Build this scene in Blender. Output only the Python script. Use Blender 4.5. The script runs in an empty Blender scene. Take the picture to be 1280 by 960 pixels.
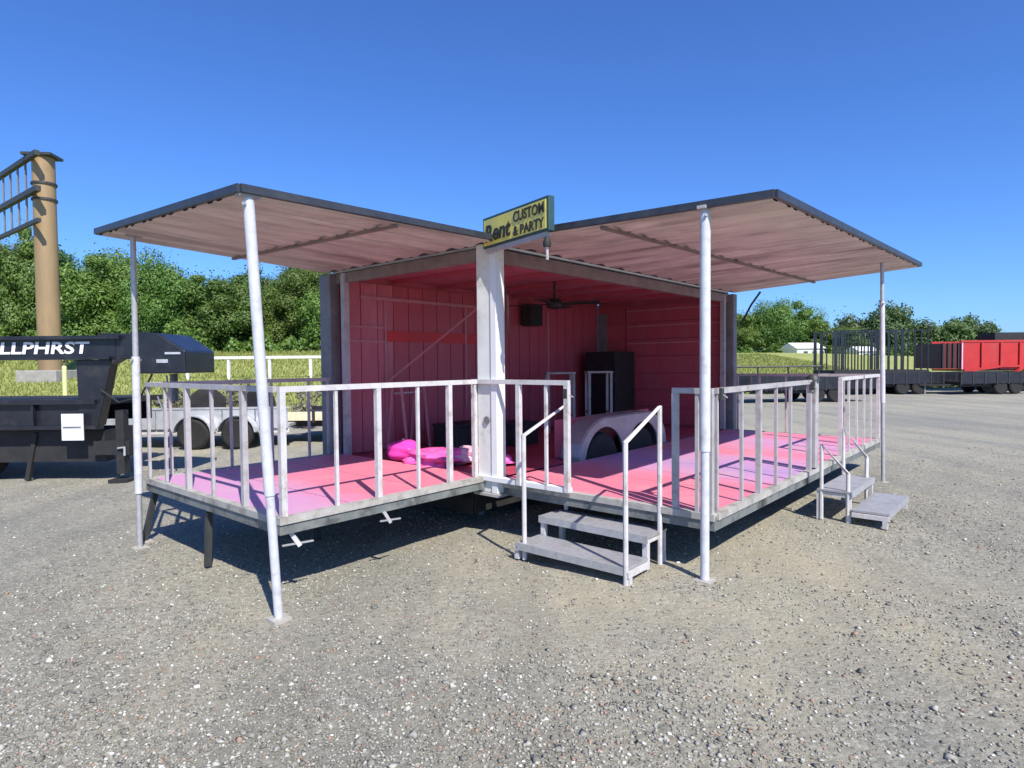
import bpy, math, random
import numpy as np
from mathutils import Vector, Matrix

scene = bpy.context.scene
COL = scene.collection
R = math.radians

# ------------------------------------------------------------------ camera, sky, sun, exposure
cam_d = bpy.data.cameras.new('camera')
cam = bpy.data.objects.new('camera', cam_d); COL.objects.link(cam)
cam_d.sensor_width = 36.0
cam_d.lens = 775.7 / 1280 * 36.0
cam_d.clip_start = 0.05; cam_d.clip_end = 3000
cam.matrix_world = (Matrix.Translation((0, 0, 1.62)) @ Matrix.Rotation(R(90) - 0.0326, 4, 'X')
                    @ Matrix.Rotation(-0.0096, 4, 'Z'))
scene.camera = cam

SUN_EL = R(46.5)
SUN_DIR = Vector((0.43 * math.cos(SUN_EL) / 0.9975, -0.90 * math.cos(SUN_EL) / 0.9975, math.sin(SUN_EL)))
world = bpy.data.worlds.new('World'); scene.world = world; world.use_nodes = True
wn = world.node_tree.nodes; wl = world.node_tree.links
sky = wn.new('ShaderNodeTexSky'); sky.sky_type = 'NISHITA'; sky.sun_disc = False
sky.sun_elevation = SUN_EL
sky.sun_rotation = math.atan2(SUN_DIR.x, SUN_DIR.y)
sky.altitude = 0; sky.air_density = 1.0; sky.dust_density = 0.35; sky.ozone_density = 2.6
bg = wn['Background']; bg.inputs['Strength'].default_value = 0.088
tint = wn.new('ShaderNodeMix'); tint.data_type = 'RGBA'; tint.blend_type = 'MULTIPLY'; tint.inputs['Factor'].default_value = 1.0
tint.inputs['B'].default_value = (0.55, 0.92, 1.60, 1)          # clear, deep blue summer sky all round
wl.new(sky.outputs['Color'], tint.inputs['A']); wl.new(tint.outputs['Result'], bg.inputs['Color'])
sun_d = bpy.data.lights.new('sun', 'SUN'); sun_d.energy = 5.0; sun_d.angle = R(0.53)
sun_d.color = (1.0, 0.94, 0.85)
sun = bpy.data.objects.new('sun', sun_d); COL.objects.link(sun)
sun.rotation_euler = SUN_DIR.to_track_quat('Z', 'Y').to_euler()
scene.view_settings.view_transform = 'Standard'
scene.view_settings.look = 'None'
scene.view_settings.exposure = 0.42
scene.view_settings.gamma = 1.0

# ------------------------------------------------------------------ materials
MATS = {}
def nodes_of(name):
    m = bpy.data.materials.new(name); m.use_nodes = True
    nt = m.node_tree
    return m, nt, nt.nodes, nt.links, nt.nodes['Principled BSDF']

def mat(name, c1, c2=None, scale=6.0, rough=0.6, metal=0.0, bump=0.0, bscale=None, detail=6.0,
        lo=0.35, hi=0.65, stretch=(1, 1, 1), spec=0.5, dirt=None, dscale=2.0, dlo=0.52, dhi=0.72):
    """noise-mixed paint / wood / metal: c1..c2 grain, optional dirt colour in larger patches"""
    m, nt, N, L, b = nodes_of(name)
    b.inputs['Roughness'].default_value = rough
    b.inputs['Metallic'].default_value = metal
    b.inputs['Specular IOR Level'].default_value = spec
    tc = N.new('ShaderNodeTexCoord'); mp = N.new('ShaderNodeMapping')
    mp.inputs['Scale'].default_value = stretch
    oi = N.new('ShaderNodeObjectInfo')
    add = N.new('ShaderNodeVectorMath'); add.operation = 'ADD'
    mul = N.new('ShaderNodeVectorMath'); mul.operation = 'SCALE'; mul.inputs['Scale'].default_value = 37.0
    comb = N.new('ShaderNodeCombineXYZ')
    for i in range(3): L.new(oi.outputs['Random'], comb.inputs[i])
    L.new(comb.outputs[0], mul.inputs[0])
    L.new(tc.outputs['Object'], add.inputs[0]); L.new(mul.outputs[0], add.inputs[1])
    L.new(add.outputs[0], mp.inputs['Vector'])
    no = N.new('ShaderNodeTexNoise'); no.inputs['Scale'].default_value = scale
    no.inputs['Detail'].default_value = detail; no.inputs['Roughness'].default_value = 0.62
    L.new(mp.outputs[0], no.inputs['Vector'])
    cr = N.new('ShaderNodeValToRGB')
    cr.color_ramp.elements[0].position = lo; cr.color_ramp.elements[0].color = (*c1, 1)
    cr.color_ramp.elements[1].position = hi; cr.color_ramp.elements[1].color = (*(c2 or c1), 1)
    L.new(no.outputs['Fac'], cr.inputs['Fac'])
    out = cr.outputs['Color']
    if dirt:
        n2 = N.new('ShaderNodeTexNoise'); n2.inputs['Scale'].default_value = dscale
        n2.inputs['Detail'].default_value = 8; n2.inputs['Roughness'].default_value = 0.7
        L.new(mp.outputs[0], n2.inputs['Vector'])
        r2 = N.new('ShaderNodeValToRGB')
        r2.color_ramp.elements[0].position = dlo; r2.color_ramp.elements[1].position = dhi
        L.new(n2.outputs['Fac'], r2.inputs['Fac'])
        mx = N.new('ShaderNodeMix'); mx.data_type = 'RGBA'
        L.new(r2.outputs['Color'], mx.inputs['Factor'])
        L.new(out, mx.inputs['A']); mx.inputs['B'].default_value = (*dirt, 1)
        out = mx.outputs['Result']
    L.new(out, b.inputs['Base Color'])
    if bump:
        bp = N.new('ShaderNodeBump'); bp.inputs['Strength'].default_value = bump
        bp.inputs['Distance'].default_value = 0.01
        n3 = N.new('ShaderNodeTexNoise'); n3.inputs['Scale'].default_value = bscale or scale * 4
        n3.inputs['Detail'].default_value = 5
        L.new(mp.outputs[0], n3.inputs['Vector'])
        L.new(n3.outputs['Fac'], bp.inputs['Height']); L.new(bp.outputs[0], b.inputs['Normal'])
    MATS[name] = m
    return m

mat('rail_white', (.61, .595, .59), (.50, .485, .48), 9, .45, dirt=(.30, .24, .19), dscale=7, dlo=.53, dhi=.74)
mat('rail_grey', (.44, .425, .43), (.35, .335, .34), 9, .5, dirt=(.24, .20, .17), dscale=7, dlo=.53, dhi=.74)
mat('post_white', (.72, .74, .70), (.62, .64, .61), 5, .5, bump=.15, dirt=(.38, .37, .33), dscale=4.0, dlo=.56, dhi=.78)
mat('foot_dusty', (.46, .44, .40), (.36, .34, .30), 12, .7, dirt=(.30, .27, .22), dscale=9)
mat('galv', (.50, .51, .52), (.40, .41, .43), 25, .42, metal=.35, dirt=(.36, .34, .32), dscale=6)
mat('pole_white', (.60, .61, .64), (.50, .51, .54), 14, .4, dirt=(.42, .41, .40), dscale=7, dlo=.55, dhi=.75)
mat('dark_steel', (.035, .04, .04), (.06, .06, .058), 10, .55, metal=.2)
mat('grey_steel', (.17, .17, .18), (.24, .24, .25), 8, .55, metal=.1, dirt=(.12, .1, .09), dscale=4)
mat('deck_edge', (.46, .44, .40), (.34, .33, .30), 7, .7, dirt=(.17, .15, .12), dscale=5, dlo=.5, dhi=.7)
mat('deck_side', (.13, .15, .145), (.20, .21, .20), 7, .65, dirt=(.05, .045, .04), dscale=4, dlo=.5, dhi=.65)
mat('deck_coral', (.70, .20, .28), (.62, .165, .235), 5, .55, bump=.1, dirt=(.64, .36, .39), dscale=3.2, dlo=.5, dhi=.75)
mat('deck_lilac', (.57, .30, .50), (.50, .25, .44), 5, .55, bump=.1, dirt=(.68, .36, .47), dscale=2.6, dlo=.46, dhi=.68)
mat('deck_purple', (.36, .22, .50), (.46, .30, .58), 5, .55, bump=.1, dirt=(.60, .34, .55), dscale=2.2, dlo=.45, dhi=.65)
mat('wall_red', (.47, .082, .12), (.38, .06, .09), 3, .45, dirt=(.46, .15, .19), dscale=3, dlo=.5, dhi=.8, stretch=(1, 1, .35))
mat('wall_bright', (.58, .025, .035), (.50, .022, .03), 3, .45)
mat('wall_rose', (.53, .15, .20), (.45, .115, .155), 4, .5, dirt=(.50, .2, .24), dscale=3, stretch=(1, 1, .35))
mat('wall_line', (.52, .22, .25), (.45, .17, .20), 6, .5)
mat('floor_red', (.46, .07, .12), (.33, .045, .08), 4, .5, dirt=(.2, .03, .06), dscale=2.5)
for nm_, st_ in (('awning_sheet', (.45, 2.2, 1)), ('awning_sheet_across', (2.2, .45, 1))):
    mat(nm_, (.74, .68, .60), (.52, .465, .41), 2.2, .6, metal=.05, bump=.25, bscale=9, dirt=(.26, .215, .19), dscale=1.2, dlo=.46, dhi=.68, stretch=st_)
mat('awning_top', (.10, .10, .11), (.15, .14, .14), 4, .6)
mat('awning_edge', (.025, .03, .045), (.045, .05, .06), 8, .45)
mat('awning_rib', (.26, .20, .19), (.18, .13, .125), 6, .6)
mat('fender', (.42, .41, .42), (.34, .33, .345), 5, .35, metal=.25, dirt=(.28, .26, .25), dscale=3)
mat('tyre', (.012, .012, .012), (.022, .021, .02), 12, .85, bump=.3)
mat('rim', (.28, .28, .29), (.2, .2, .21), 9, .4, metal=.6)
mat('black_paint', (.012, .013, .019), (.02, .021, .03), 5, .28, dirt=(.05, .048, .045), dscale=2.5, dlo=.55, dhi=.8)
mat('black_matte', (.014, .014, .015), (.026, .025, .026), 7, .7)
mat('white_print', (.80, .80, .80), (.74, .74, .75), 5, .5)
mat('sign_yellow', (.80, .68, .13), (.72, .60, .11), 4, .5, dirt=(.58, .52, .22), dscale=4, dlo=.5, dhi=.8)
mat('sign_dark', (.02, .06, .065), (.03, .08, .085), 5, .5)
mat('print_dark', (.03, .028, .012), (.045, .04, .02), 5, .6)
mat('pink_ball', (.85, .07, .42), (.78, .06, .40), 3, .3)
mat('pink_cloth', (.80, .16, .48), (.68, .07, .34), 7, .6, bump=.4, bscale=10)
mat('pale_pink', (.80, .52, .60), (.70, .40, .5), 7, .6)
mat('aluminium', (.62, .64, .66), (.52, .54, .56), 6, .38, metal=.4, dirt=(.42, .42, .42), dscale=3)
mat('cream', (.72, .66, .46), (.60, .54, .36), 8, .6)
mat('red_paint', (.52, .035, .03), (.44, .025, .025), 3, .4, dirt=(.40, .08, .06), dscale=1.5)
mat('dark_red', (.11, .018, .02), (.08, .015, .015), 3, .5)
mat('column_brown', (.33, .225, .115), (.26, .18, .095), 1.4, .6, dirt=(.20, .13, .07), dscale=.8, stretch=(1, 1, .25))
mat('fence_white', (.75, .75, .72), (.65, .65, .62), 5, .5)
mat('concrete', (.36, .34, .31), (.28, .27, .25), 3, .85)
mat('bollard', (.68, .64, .30), (.6, .58, .3), 5, .5)
mat('house_white', (.80, .80, .79), (.72, .72, .71), 2, .6)
mat('roof_grey', (.52, .52, .53), (.44, .44, .45), 2, .6)
mat('window_glass', (.04, .05, .06), None, 3, .1)
mat('tread', (.42, .42, .44), (.34, .34, .36), 30, .5, metal=.3, bump=.5, bscale=60, dirt=(.3, .27, .23), dscale=6)
mat('bark', (.10, .075, .055), (.06, .045, .035), 9, .9, bump=.5, stretch=(1, 1, .3))
mat('green_paint', (.08, .30, .09), (.06, .24, .07), 5, .5)

def deck_paint():
    """worn deck paint: coral fading into lilac and purple bands along the trailer, dusty and scuffed"""
    m, nt, N, L, b = nodes_of('deck_paint'); b.inputs['Roughness'].default_value = .55
    tc = N.new('ShaderNodeTexCoord'); sx = N.new('ShaderNodeSeparateXYZ'); L.new(tc.outputs['Object'], sx.inputs[0])
    def noise(sc, det):
        n = N.new('ShaderNodeTexNoise'); n.inputs['Scale'].default_value = sc; n.inputs['Detail'].default_value = det
        n.inputs['Roughness'].default_value = .65; L.new(tc.outputs['Object'], n.inputs['Vector']); return n.outputs['Fac']
    def mth(op, a, c):
        k = N.new('ShaderNodeMath'); k.operation = op
        for i, q in enumerate((a, c)):
            if isinstance(q, (int, float)): k.inputs[i].default_value = q
            else: L.new(q, k.inputs[i])
        return k.outputs[0]
    t = mth('ADD', sx.outputs[0], mth('MULTIPLY', mth('SUBTRACT', noise(1.3, 4), .5), 1.1))
    t = mth('DIVIDE', mth('ADD', t, 2.4), 8.2)
    cr = N.new('ShaderNodeValToRGB'); els = cr.color_ramp.elements
    coral, lilac, purple = (.69, .205, .285, 1), (.57, .29, .48, 1), (.44, .27, .52, 1)
    P_ = lambda x: (x + 2.4) / 8.2
    st = [(P_(-2.3), lilac), (P_(-1.75), lilac), (P_(-1.25), coral), (P_(1.15), coral), (P_(1.6), lilac), (P_(2.1), purple), (P_(2.7), lilac), (P_(3.2), coral), (P_(4.4), lilac), (P_(5.2), coral)]
    els[0].position, els[0].color = st[0]; els[1].position, els[1].color = st[-1]
    for p_, c in st[1:-1]:
        e = els.new(p_); e.color = c
    L.new(t, cr.inputs['Fac'])
    du = N.new('ShaderNodeValToRGB'); du.color_ramp.elements[0].position = .50; du.color_ramp.elements[1].position = .78
    L.new(noise(3.0, 9), du.inputs['Fac'])
    f2 = mth('MULTIPLY', du.outputs[0], .55)
    mx = N.new('ShaderNodeMix'); mx.data_type = 'RGBA'; L.new(f2, mx.inputs['Factor'])
    L.new(cr.outputs[0], mx.inputs['A']); mx.inputs['B'].default_value = (.55, .40, .40, 1)
    L.new(mx.outputs['Result'], b.inputs['Base Color'])
    bp = N.new('ShaderNodeBump'); bp.inputs['Strength'].default_value = .15; bp.inputs['Distance'].default_value = .01
    L.new(noise(22, 5), bp.inputs['Height']); L.new(bp.outputs[0], b.inputs['Normal'])
    MATS['deck_paint'] = m
deck_paint()

def leaf_mat(name, c1, c2, c3):
    m, nt, N, L, b = nodes_of(name)
    b.inputs['Roughness'].default_value = 0.55
    tc = N.new('ShaderNodeTexCoord')
    no = N.new('ShaderNodeTexNoise'); no.inputs['Scale'].default_value = 0.75; no.inputs['Detail'].default_value = 9
    no.inputs['Roughness'].default_value = 0.75
    geo = N.new('ShaderNodeNewGeometry')
    L.new(geo.outputs['Position'], no.inputs['Vector'])
    cr = N.new('ShaderNodeValToRGB')
    cr.color_ramp.elements[0].position = .32; cr.color_ramp.elements[0].color = (*c1, 1)
    cr.color_ramp.elements[1].position = .68; cr.color_ramp.elements[1].color = (*c3, 1)
    e = cr.color_ramp.elements.new(.5); e.color = (*c2, 1)
    L.new(no.outputs['Fac'], cr.inputs['Fac'])
    hs = N.new('ShaderNodeHueSaturation')
    oi = N.new('ShaderNodeObjectInfo')
    mr = N.new('ShaderNodeMapRange'); mr.inputs['To Min'].default_value = .485; mr.inputs['To Max'].default_value = .52
    L.new(oi.outputs['Random'], mr.inputs['Value']); L.new(mr.outputs[0], hs.inputs['Hue'])
    mv = N.new('ShaderNodeMapRange'); mv.inputs['To Min'].default_value = .7; mv.inputs['To Max'].default_value = 1.2
    mt = N.new('ShaderNodeMath'); mt.operation = 'FRACT'
    m7 = N.new('ShaderNodeMath'); m7.operation = 'MULTIPLY'; m7.inputs[1].default_value = 7.3
    L.new(oi.outputs['Random'], m7.inputs[0]); L.new(m7.outputs[0], mt.inputs[0])
    L.new(mt.outputs[0], mv.inputs['Value']); L.new(mv.outputs[0], hs.inputs['Value'])
    L.new(cr.outputs['Color'], hs.inputs['Color'])
    L.new(hs.outputs['Color'], b.inputs['Base Color'])
    tr = N.new('ShaderNodeBsdfTranslucent'); L.new(hs.outputs['Color'], tr.inputs['Color'])
    mx = N.new('ShaderNodeMixShader'); mx.inputs['Fac'].default_value = .3
    L.new(b.outputs[0], mx.inputs[1]); L.new(tr.outputs[0], mx.inputs[2])
    L.new(mx.outputs[0], N['Material Output'].inputs['Surface'])
    MATS[name] = m
leaf_mat('leaves', (.07, .135, .023), (.125, .21, .038), (.19, .28, .06))
leaf_mat('leaves_far', (.06, .115, .035), (.10, .165, .05), (.15, .22, .075))
leaf_mat('dry_leaves', (.16, .15, .10), (.22, .20, .14), (.30, .28, .20))
leaf_mat('grass_blades', (.27, .32, .065), (.36, .39, .095), (.45, .44, .16))

def gravel_material():
    m, nt, N, L, b = nodes_of('gravel')
    b.inputs['Roughness'].default_value = .9
    b.inputs['Specular IOR Level'].default_value = .2
    geo = N.new('ShaderNodeNewGeometry')
    def noise(s, d, r=.6):
        n = N.new('ShaderNodeTexNoise'); n.inputs['Scale'].default_value = s
        n.inputs['Detail'].default_value = d; n.inputs['Roughness'].default_value = r
        L.new(geo.outputs['Position'], n.inputs['Vector']); return n
    def ramp(src, stops):
        c = N.new('ShaderNodeValToRGB')
        els = c.color_ramp.elements
        els[0].position, els[0].color = stops[0][0], (*stops[0][1], 1)
        els[1].position, els[1].color = stops[-1][0], (*stops[-1][1], 1)
        for p_, col in stops[1:-1]:
            e = els.new(p_); e.color = (*col, 1)
        L.new(src, c.inputs['Fac']); return c
    def mix(f, a, bb, mode='MIX'):
        x = N.new('ShaderNodeMix'); x.data_type = 'RGBA'; x.blend_type = mode
        if isinstance(f, float): x.inputs['Factor'].default_value = f
        else: L.new(f, x.inputs['Factor'])
        L.new(a, x.inputs['A']); L.new(bb, x.inputs['B']); return x.outputs['Result']
    v = N.new('ShaderNodeTexVoronoi'); v.inputs['Scale'].default_value = 42
    L.new(geo.outputs['Position'], v.inputs['Vector'])
    sep = N.new('ShaderNodeSeparateColor'); L.new(v.outputs['Color'], sep.inputs[0])
    stone = ramp(sep.outputs[0], [(0, (.145, .142, .122)), (.35, (.25, .245, .208)), (.75, (.325, .318, .27)), (1, (.48, .47, .41))])
    v2 = N.new('ShaderNodeTexVoronoi'); v2.inputs['Scale'].default_value = 95
    L.new(geo.outputs['Position'], v2.inputs['Vector'])
    sep2 = N.new('ShaderNodeSeparateColor'); L.new(v2.outputs['Color'], sep2.inputs[0])
    fine = ramp(sep2.outputs[1], [(0, (.165, .161, .138)), (.5, (.275, .269, .228)), (1, (.40, .39, .335))])
    dust = ramp(noise(.7, 7, .7).outputs['Fac'], [(.36, (0, 0, 0)), (.60, (1, 1, 1))])
    base = mix(.5, stone.outputs[0], fine.outputs[0])
    tan = ramp(noise(11, 6).outputs['Fac'], [(.3, (.32, .295, .215)), (.7, (.43, .395, .30))])
    # trodden tan dirt near the steps and in drifting patches
    dist = N.new('ShaderNodeVectorMath'); dist.operation = 'DISTANCE'
    cc = N.new('ShaderNodeCombineXYZ'); cc.inputs[0].default_value = .7; cc.inputs[1].default_value = 4.1; cc.inputs[2].default_value = 0
    L.new(geo.outputs['Position'], dist.inputs[0]); L.new(cc.outputs[0], dist.inputs[1])
    mr = N.new('ShaderNodeMapRange'); mr.inputs['From Min'].default_value = .5; mr.inputs['From Max'].default_value = 3.4
    mr.inputs['To Min'].default_value = .95; mr.inputs['To Max'].default_value = .24
    L.new(dist.outputs['Value'], mr.inputs['Value'])
    dm = N.new('ShaderNodeMath'); dm.operation = 'MULTIPLY'
    L.new(dust.outputs[0], dm.inputs[0]); L.new(mr.outputs[0], dm.inputs[1])
    col = mix(dm.outputs[0], base, tan.outputs[0])
    big = ramp(noise(.22, 4).outputs['Fac'], [(.3, (.90, .90, .91)), (.7, (1.22, 1.19, 1.11))])
    col = mix(1.0, col, big.outputs[0], 'MULTIPLY')
    # faint wheel tracks: long streaks of darker compacted stone curving past the trailer
    mp = N.new('ShaderNodeMapping'); mp.inputs['Rotation'].default_value = (0, 0, -.95); mp.inputs['Scale'].default_value = (1.5, .13, 1)
    L.new(geo.outputs['Position'], mp.inputs['Vector'])
    trk = N.new('ShaderNodeTexNoise'); trk.inputs['Scale'].default_value = 1.0; trk.inputs['Detail'].default_value = 4
    L.new(mp.outputs[0], trk.inputs['Vector'])
    tr_ = ramp(trk.outputs['Fac'], [(.38, (.84, .85, .87)), (.55, (1, 1, 1)), (.72, (1.07, 1.05, 1.0))])
    col = mix(1.0, col, tr_.outputs[0], 'MULTIPLY')
    L.new(col, b.inputs['Base Color'])
    bp = N.new('ShaderNodeBump'); bp.inputs['Strength'].default_value = .4; bp.inputs['Distance'].default_value = .01
    iv = N.new('ShaderNodeMath'); iv.operation = 'SUBTRACT'; iv.inputs[0].default_value = 1
    L.new(v.outputs['Distance'], iv.inputs[1]); L.new(iv.outputs[0], bp.inputs['Height'])
    bp2 = N.new('ShaderNodeBump'); bp2.inputs['Strength'].default_value = .6; bp2.inputs['Distance'].default_value = .03
    L.new(noise(26, 8, .8).outputs['Fac'], bp2.inputs['Height']); L.new(bp.outputs[0], bp2.inputs['Normal'])
    L.new(bp2.outputs[0], b.inputs['Normal'])
    MATS['gravel'] = m
    # loose stones take their colour from a per-stone attribute
    m, nt, N, L, b = nodes_of('loose_stone')
    b.inputs['Roughness'].default_value = .85
    a = N.new('ShaderNodeAttribute'); a.attribute_name = 'stone_colour'
    L.new(a.outputs['Color'], b.inputs['Base Color'])
    MATS['loose_stone'] = m
    m, nt, N, L, b = nodes_of('field')
    b.inputs['Roughness'].default_value = .95
    geo = N.new('ShaderNodeNewGeometry')
    n = N.new('ShaderNodeTexNoise'); n.inputs['Scale'].default_value = .35; n.inputs['Detail'].default_value = 9
    n.inputs['Roughness'].default_value = .72
    L.new(geo.outputs['Position'], n.inputs['Vector'])
    c = N.new('ShaderNodeValToRGB')
    c.color_ramp.elements[0].position = .3; c.color_ramp.elements[0].color = (.24, .29, .06, 1)
    c.color_ramp.elements[1].position = .7; c.color_ramp.elements[1].color = (.38, .38, .12, 1)
    L.new(n.outputs['Fac'], c.inputs['Fac']); L.new(c.outputs[0], b.inputs['Base Color'])
    bp = N.new('ShaderNodeBump'); bp.inputs['Strength'].default_value = .8; bp.inputs['Distance'].default_value = .15
    n2 = N.new('ShaderNodeTexNoise'); n2.inputs['Scale'].default_value = 6; n2.inputs['Detail'].default_value = 6
    L.new(geo.outputs['Position'], n2.inputs['Vector']); L.new(n2.outputs['Fac'], bp.inputs['Height'])
    L.new(bp.outputs[0], b.inputs['Normal'])
    MATS['field'] = m
gravel_material()

# ------------------------------------------------------------------ mesh helpers
def tag(o, label=None, cat=None, group=None, kind=None):
    if label: o['label'] = label
    if cat: o['category'] = cat
    if group: o['group'] = group
    if kind: o['kind'] = kind
    return o

def empty(name, loc=(0, 0, 0), rz=0.0, label=None, cat=None, group=None):
    o = bpy.data.objects.new(name, None); COL.objects.link(o)
    o.location = loc; o.rotation_euler = (0, 0, rz); o.empty_display_size = .2
    return tag(o, label, cat, group)

class MB:
    def __init__(self): self.v = []; self.f = []
    def add(self, vs, fs):
        n = len(self.v); self.v += [tuple(x) for x in vs]; self.f += [tuple(i + n for i in f) for f in fs]
        return self
    def box(self, x0, x1, y0, y1, z0, z1):
        return self.add([(x0, y0, z0), (x1, y0, z0), (x1, y1, z0), (x0, y1, z0), (x0, y0, z1), (x1, y0, z1), (x1, y1, z1), (x0, y1, z1)],
                        [(3, 2, 1, 0), (4, 5, 6, 7), (0, 1, 5, 4), (1, 2, 6, 5), (2, 3, 7, 6), (3, 0, 4, 7)])
    def hexa(self, b, t):
        return self.add(list(b) + list(t), [(3, 2, 1, 0), (4, 5, 6, 7), (0, 1, 5, 4), (1, 2, 6, 5), (2, 3, 7, 6), (3, 0, 4, 7)])
    def bar(self, a, b, w, h=None, up=(0, 0, 1)):
        a = Vector(a); b = Vector(b); h = h or w
        d = (b - a).normalized(); u_ = Vector(up)
        if abs(d.dot(u_)) > .95: u_ = Vector((1, 0, 0))
        s = d.cross(u_).normalized() * w / 2; t = s.cross(d).normalized() * h / 2
        return self.hexa([a - s - t, a + s - t, a + s + t, a - s + t], [b - s - t, b + s - t, b + s + t, b - s + t])
    def tube(self, pts, r, n=10, r2=None, cap=True):
        pts = [Vector(p) for p in pts]; rs = r if isinstance(r, (list, tuple)) else [r] * len(pts)
        if r2 is not None: rs = [r + (r2 - r) * i / (len(pts) - 1) for i in range(len(pts))]
        base = len(self.v); ref = None
        for i, p in enumerate(pts):
            d = (pts[min(i + 1, len(pts) - 1)] - pts[max(i - 1, 0)]).normalized()
            if ref is None: ref = d.orthogonal().normalized()
            ref = (ref - d * ref.dot(d)).normalized(); s = d.cross(ref)
            for k in range(n):
                a = 2 * math.pi * k / n
                self.v.append(tuple(p + (ref * math.cos(a) + s * math.sin(a)) * rs[i]))
        for i in range(len(pts) - 1):
            for k in range(n):
                a = base + i * n + k; b = base + i * n + (k + 1) % n
                self.f.append((a, b, b + n, a + n))
        if cap:
            self.f.append(tuple(base + k for k in reversed(range(n))))
            self.f.append(tuple(base + (len(pts) - 1) * n + k for k in range(n)))
        return self
    def prism(self, poly, ax, a0, a1):
        """extrude a polygon of 2-D points along axis ax ('x','y','z')"""
        def P(p, t):
            return {'x': (t, p[0], p[1]), 'y': (p[0], t, p[1]), 'z': (p[0], p[1], t)}[ax]
        n = len(poly)
        return self.add([P(p, a0) for p in poly] + [P(p, a1) for p in poly],
                        [tuple(reversed(range(n))), tuple(range(n, 2 * n))] + [(i, (i + 1) % n, n + (i + 1) % n, n + i) for i in range(n)])
    def lathe(self, prof, centre, axis='y', n=28):
        """prof: list of (radius, offset along axis)"""
        c = Vector(centre); base = len(self.v)
        for (r, o) in prof:
            for k in range(n):
                a = 2 * math.pi * k / n; ca, sa = math.cos(a) * r, math.sin(a) * r
                q = {'y': Vector((ca, o, sa)), 'x': Vector((o, ca, sa)), 'z': Vector((ca, sa, o))}[axis]
                self.v.append(tuple(c + q))
        m = len(prof)
        for i in range(m - 1):
            for k in range(n):
                a = base + i * n + k; b = base + i * n + (k + 1) % n
                self.f.append((a, b, b + n, a + n))
        self.f.append(tuple(base + k for k in range(n)))
        self.f.append(tuple(base + (m - 1) * n + k for k in reversed(range(n))))
        return self
    def mesh(self, name, m, smooth=False):
        me = bpy.data.meshes.new(name); me.from_pydata(self.v, [], self.f); me.update()
        me.materials.append(MATS[m])
        import bmesh
        bm = bmesh.new(); bm.from_mesh(me); bmesh.ops.recalc_face_normals(bm, faces=bm.faces[:]); bm.to_mesh(me); bm.free()
        if smooth:
            me.shade_smooth()
            try: me.set_sharp_from_angle(angle=R(40))
            except Exception: pass
        return me
    def build(self, name, m, parent=None, smooth=False, bevel=0):
        o = bpy.data.objects.new(name, self.mesh(name, m, smooth)); COL.objects.link(o)
        if parent: o.parent = parent
        if bevel:
            b = o.modifiers.new('bevel', 'BEVEL'); b.width = bevel; b.segments = 2; b.limit_method = 'ANGLE'
        return o

def link(name, me, parent, loc=(0, 0, 0), rot=(0, 0, 0), scale=(1, 1, 1)):
    o = bpy.data.objects.new(name, me); COL.objects.link(o); o.parent = parent
    o.location = loc; o.rotation_euler = rot; o.scale = scale
    return o

def copy_tree(o, parent=None):
    c = o.copy(); COL.objects.link(c); c.parent = parent
    for ch in [x for x in o.children]: copy_tree(ch, c)
    return c

def fast_mesh(name, verts, faces, m, attr=None):
    """verts (n,3) float array, faces (k,m) int array with m = 3 or 4"""
    me = bpy.data.meshes.new(name); k = faces.shape[1]
    me.vertices.add(len(verts)); me.vertices.foreach_set('co', verts.astype(np.float32).ravel())
    me.loops.add(faces.size); me.loops.foreach_set('vertex_index', faces.astype(np.int32).ravel())
    me.polygons.add(len(faces))
    me.polygons.foreach_set('loop_start', np.arange(0, faces.size, k, dtype=np.int32))
    me.polygons.foreach_set('loop_total', np.full(len(faces), k, dtype=np.int32))
    me.update(calc_edges=True); me.materials.append(MATS[m])
    if attr is not None:
        a = me.color_attributes.new('stone_colour', 'FLOAT_COLOR', 'POINT')
        a.data.foreach_set('color', np.concatenate([attr, np.ones((len(attr), 1))], 1).astype(np.float32).ravel())
    return me

def text_mesh(body, size, m, name, shear=0, bold=0.0, width=None):
    cu = bpy.data.curves.new(name, 'FONT'); cu.body = body; cu.size = size; cu.extrude = .002; cu.shear = shear
    cu.offset = bold; cu.align_x = 'LEFT'; cu.resolution_u = 3
    to = bpy.data.objects.new('tmp_text', cu); COL.objects.link(to)
    bpy.context.view_layer.update()
    me = bpy.data.meshes.new_from_object(to.evaluated_get(bpy.context.evaluated_depsgraph_get()))
    bpy.data.objects.remove(to); bpy.data.curves.remove(cu)
    me.name = name; me.materials.clear(); me.materials.append(MATS[m])
    co = np.empty(len(me.vertices) * 3, np.float32); me.vertices.foreach_get('co', co); co = co.reshape(-1, 3)
    if width:
        co[:, 0] = (co[:, 0] - co[:, 0].min()) * width / (co[:, 0].max() - co[:, 0].min())
    me.vertices.foreach_set('co', co.ravel()); me.update()
    return me

def sstep(t):
    t = np.clip(t, 0, 1); return t * t * (3 - 2 * t)
def ground(x, y):
    x = np.asarray(x, float); y = np.asarray(y, float)
    near = .025 + .075 * np.tanh(x / 1.5)
    near = near * (1 - sstep((y - 9) / 8)) + 0.02 * sstep((y - 9) / 8)
    k = sstep((x + 6) / 18)
    y0 = 17 + 17 * k; run = 30 + 14 * k
    rise = 2.7 * sstep((y - y0) / run)
    k2 = sstep((x - 30) / 30)
    return near + rise * (1 - .35 * k2)
def gz(x, y): return float(ground(x, y))

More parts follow.
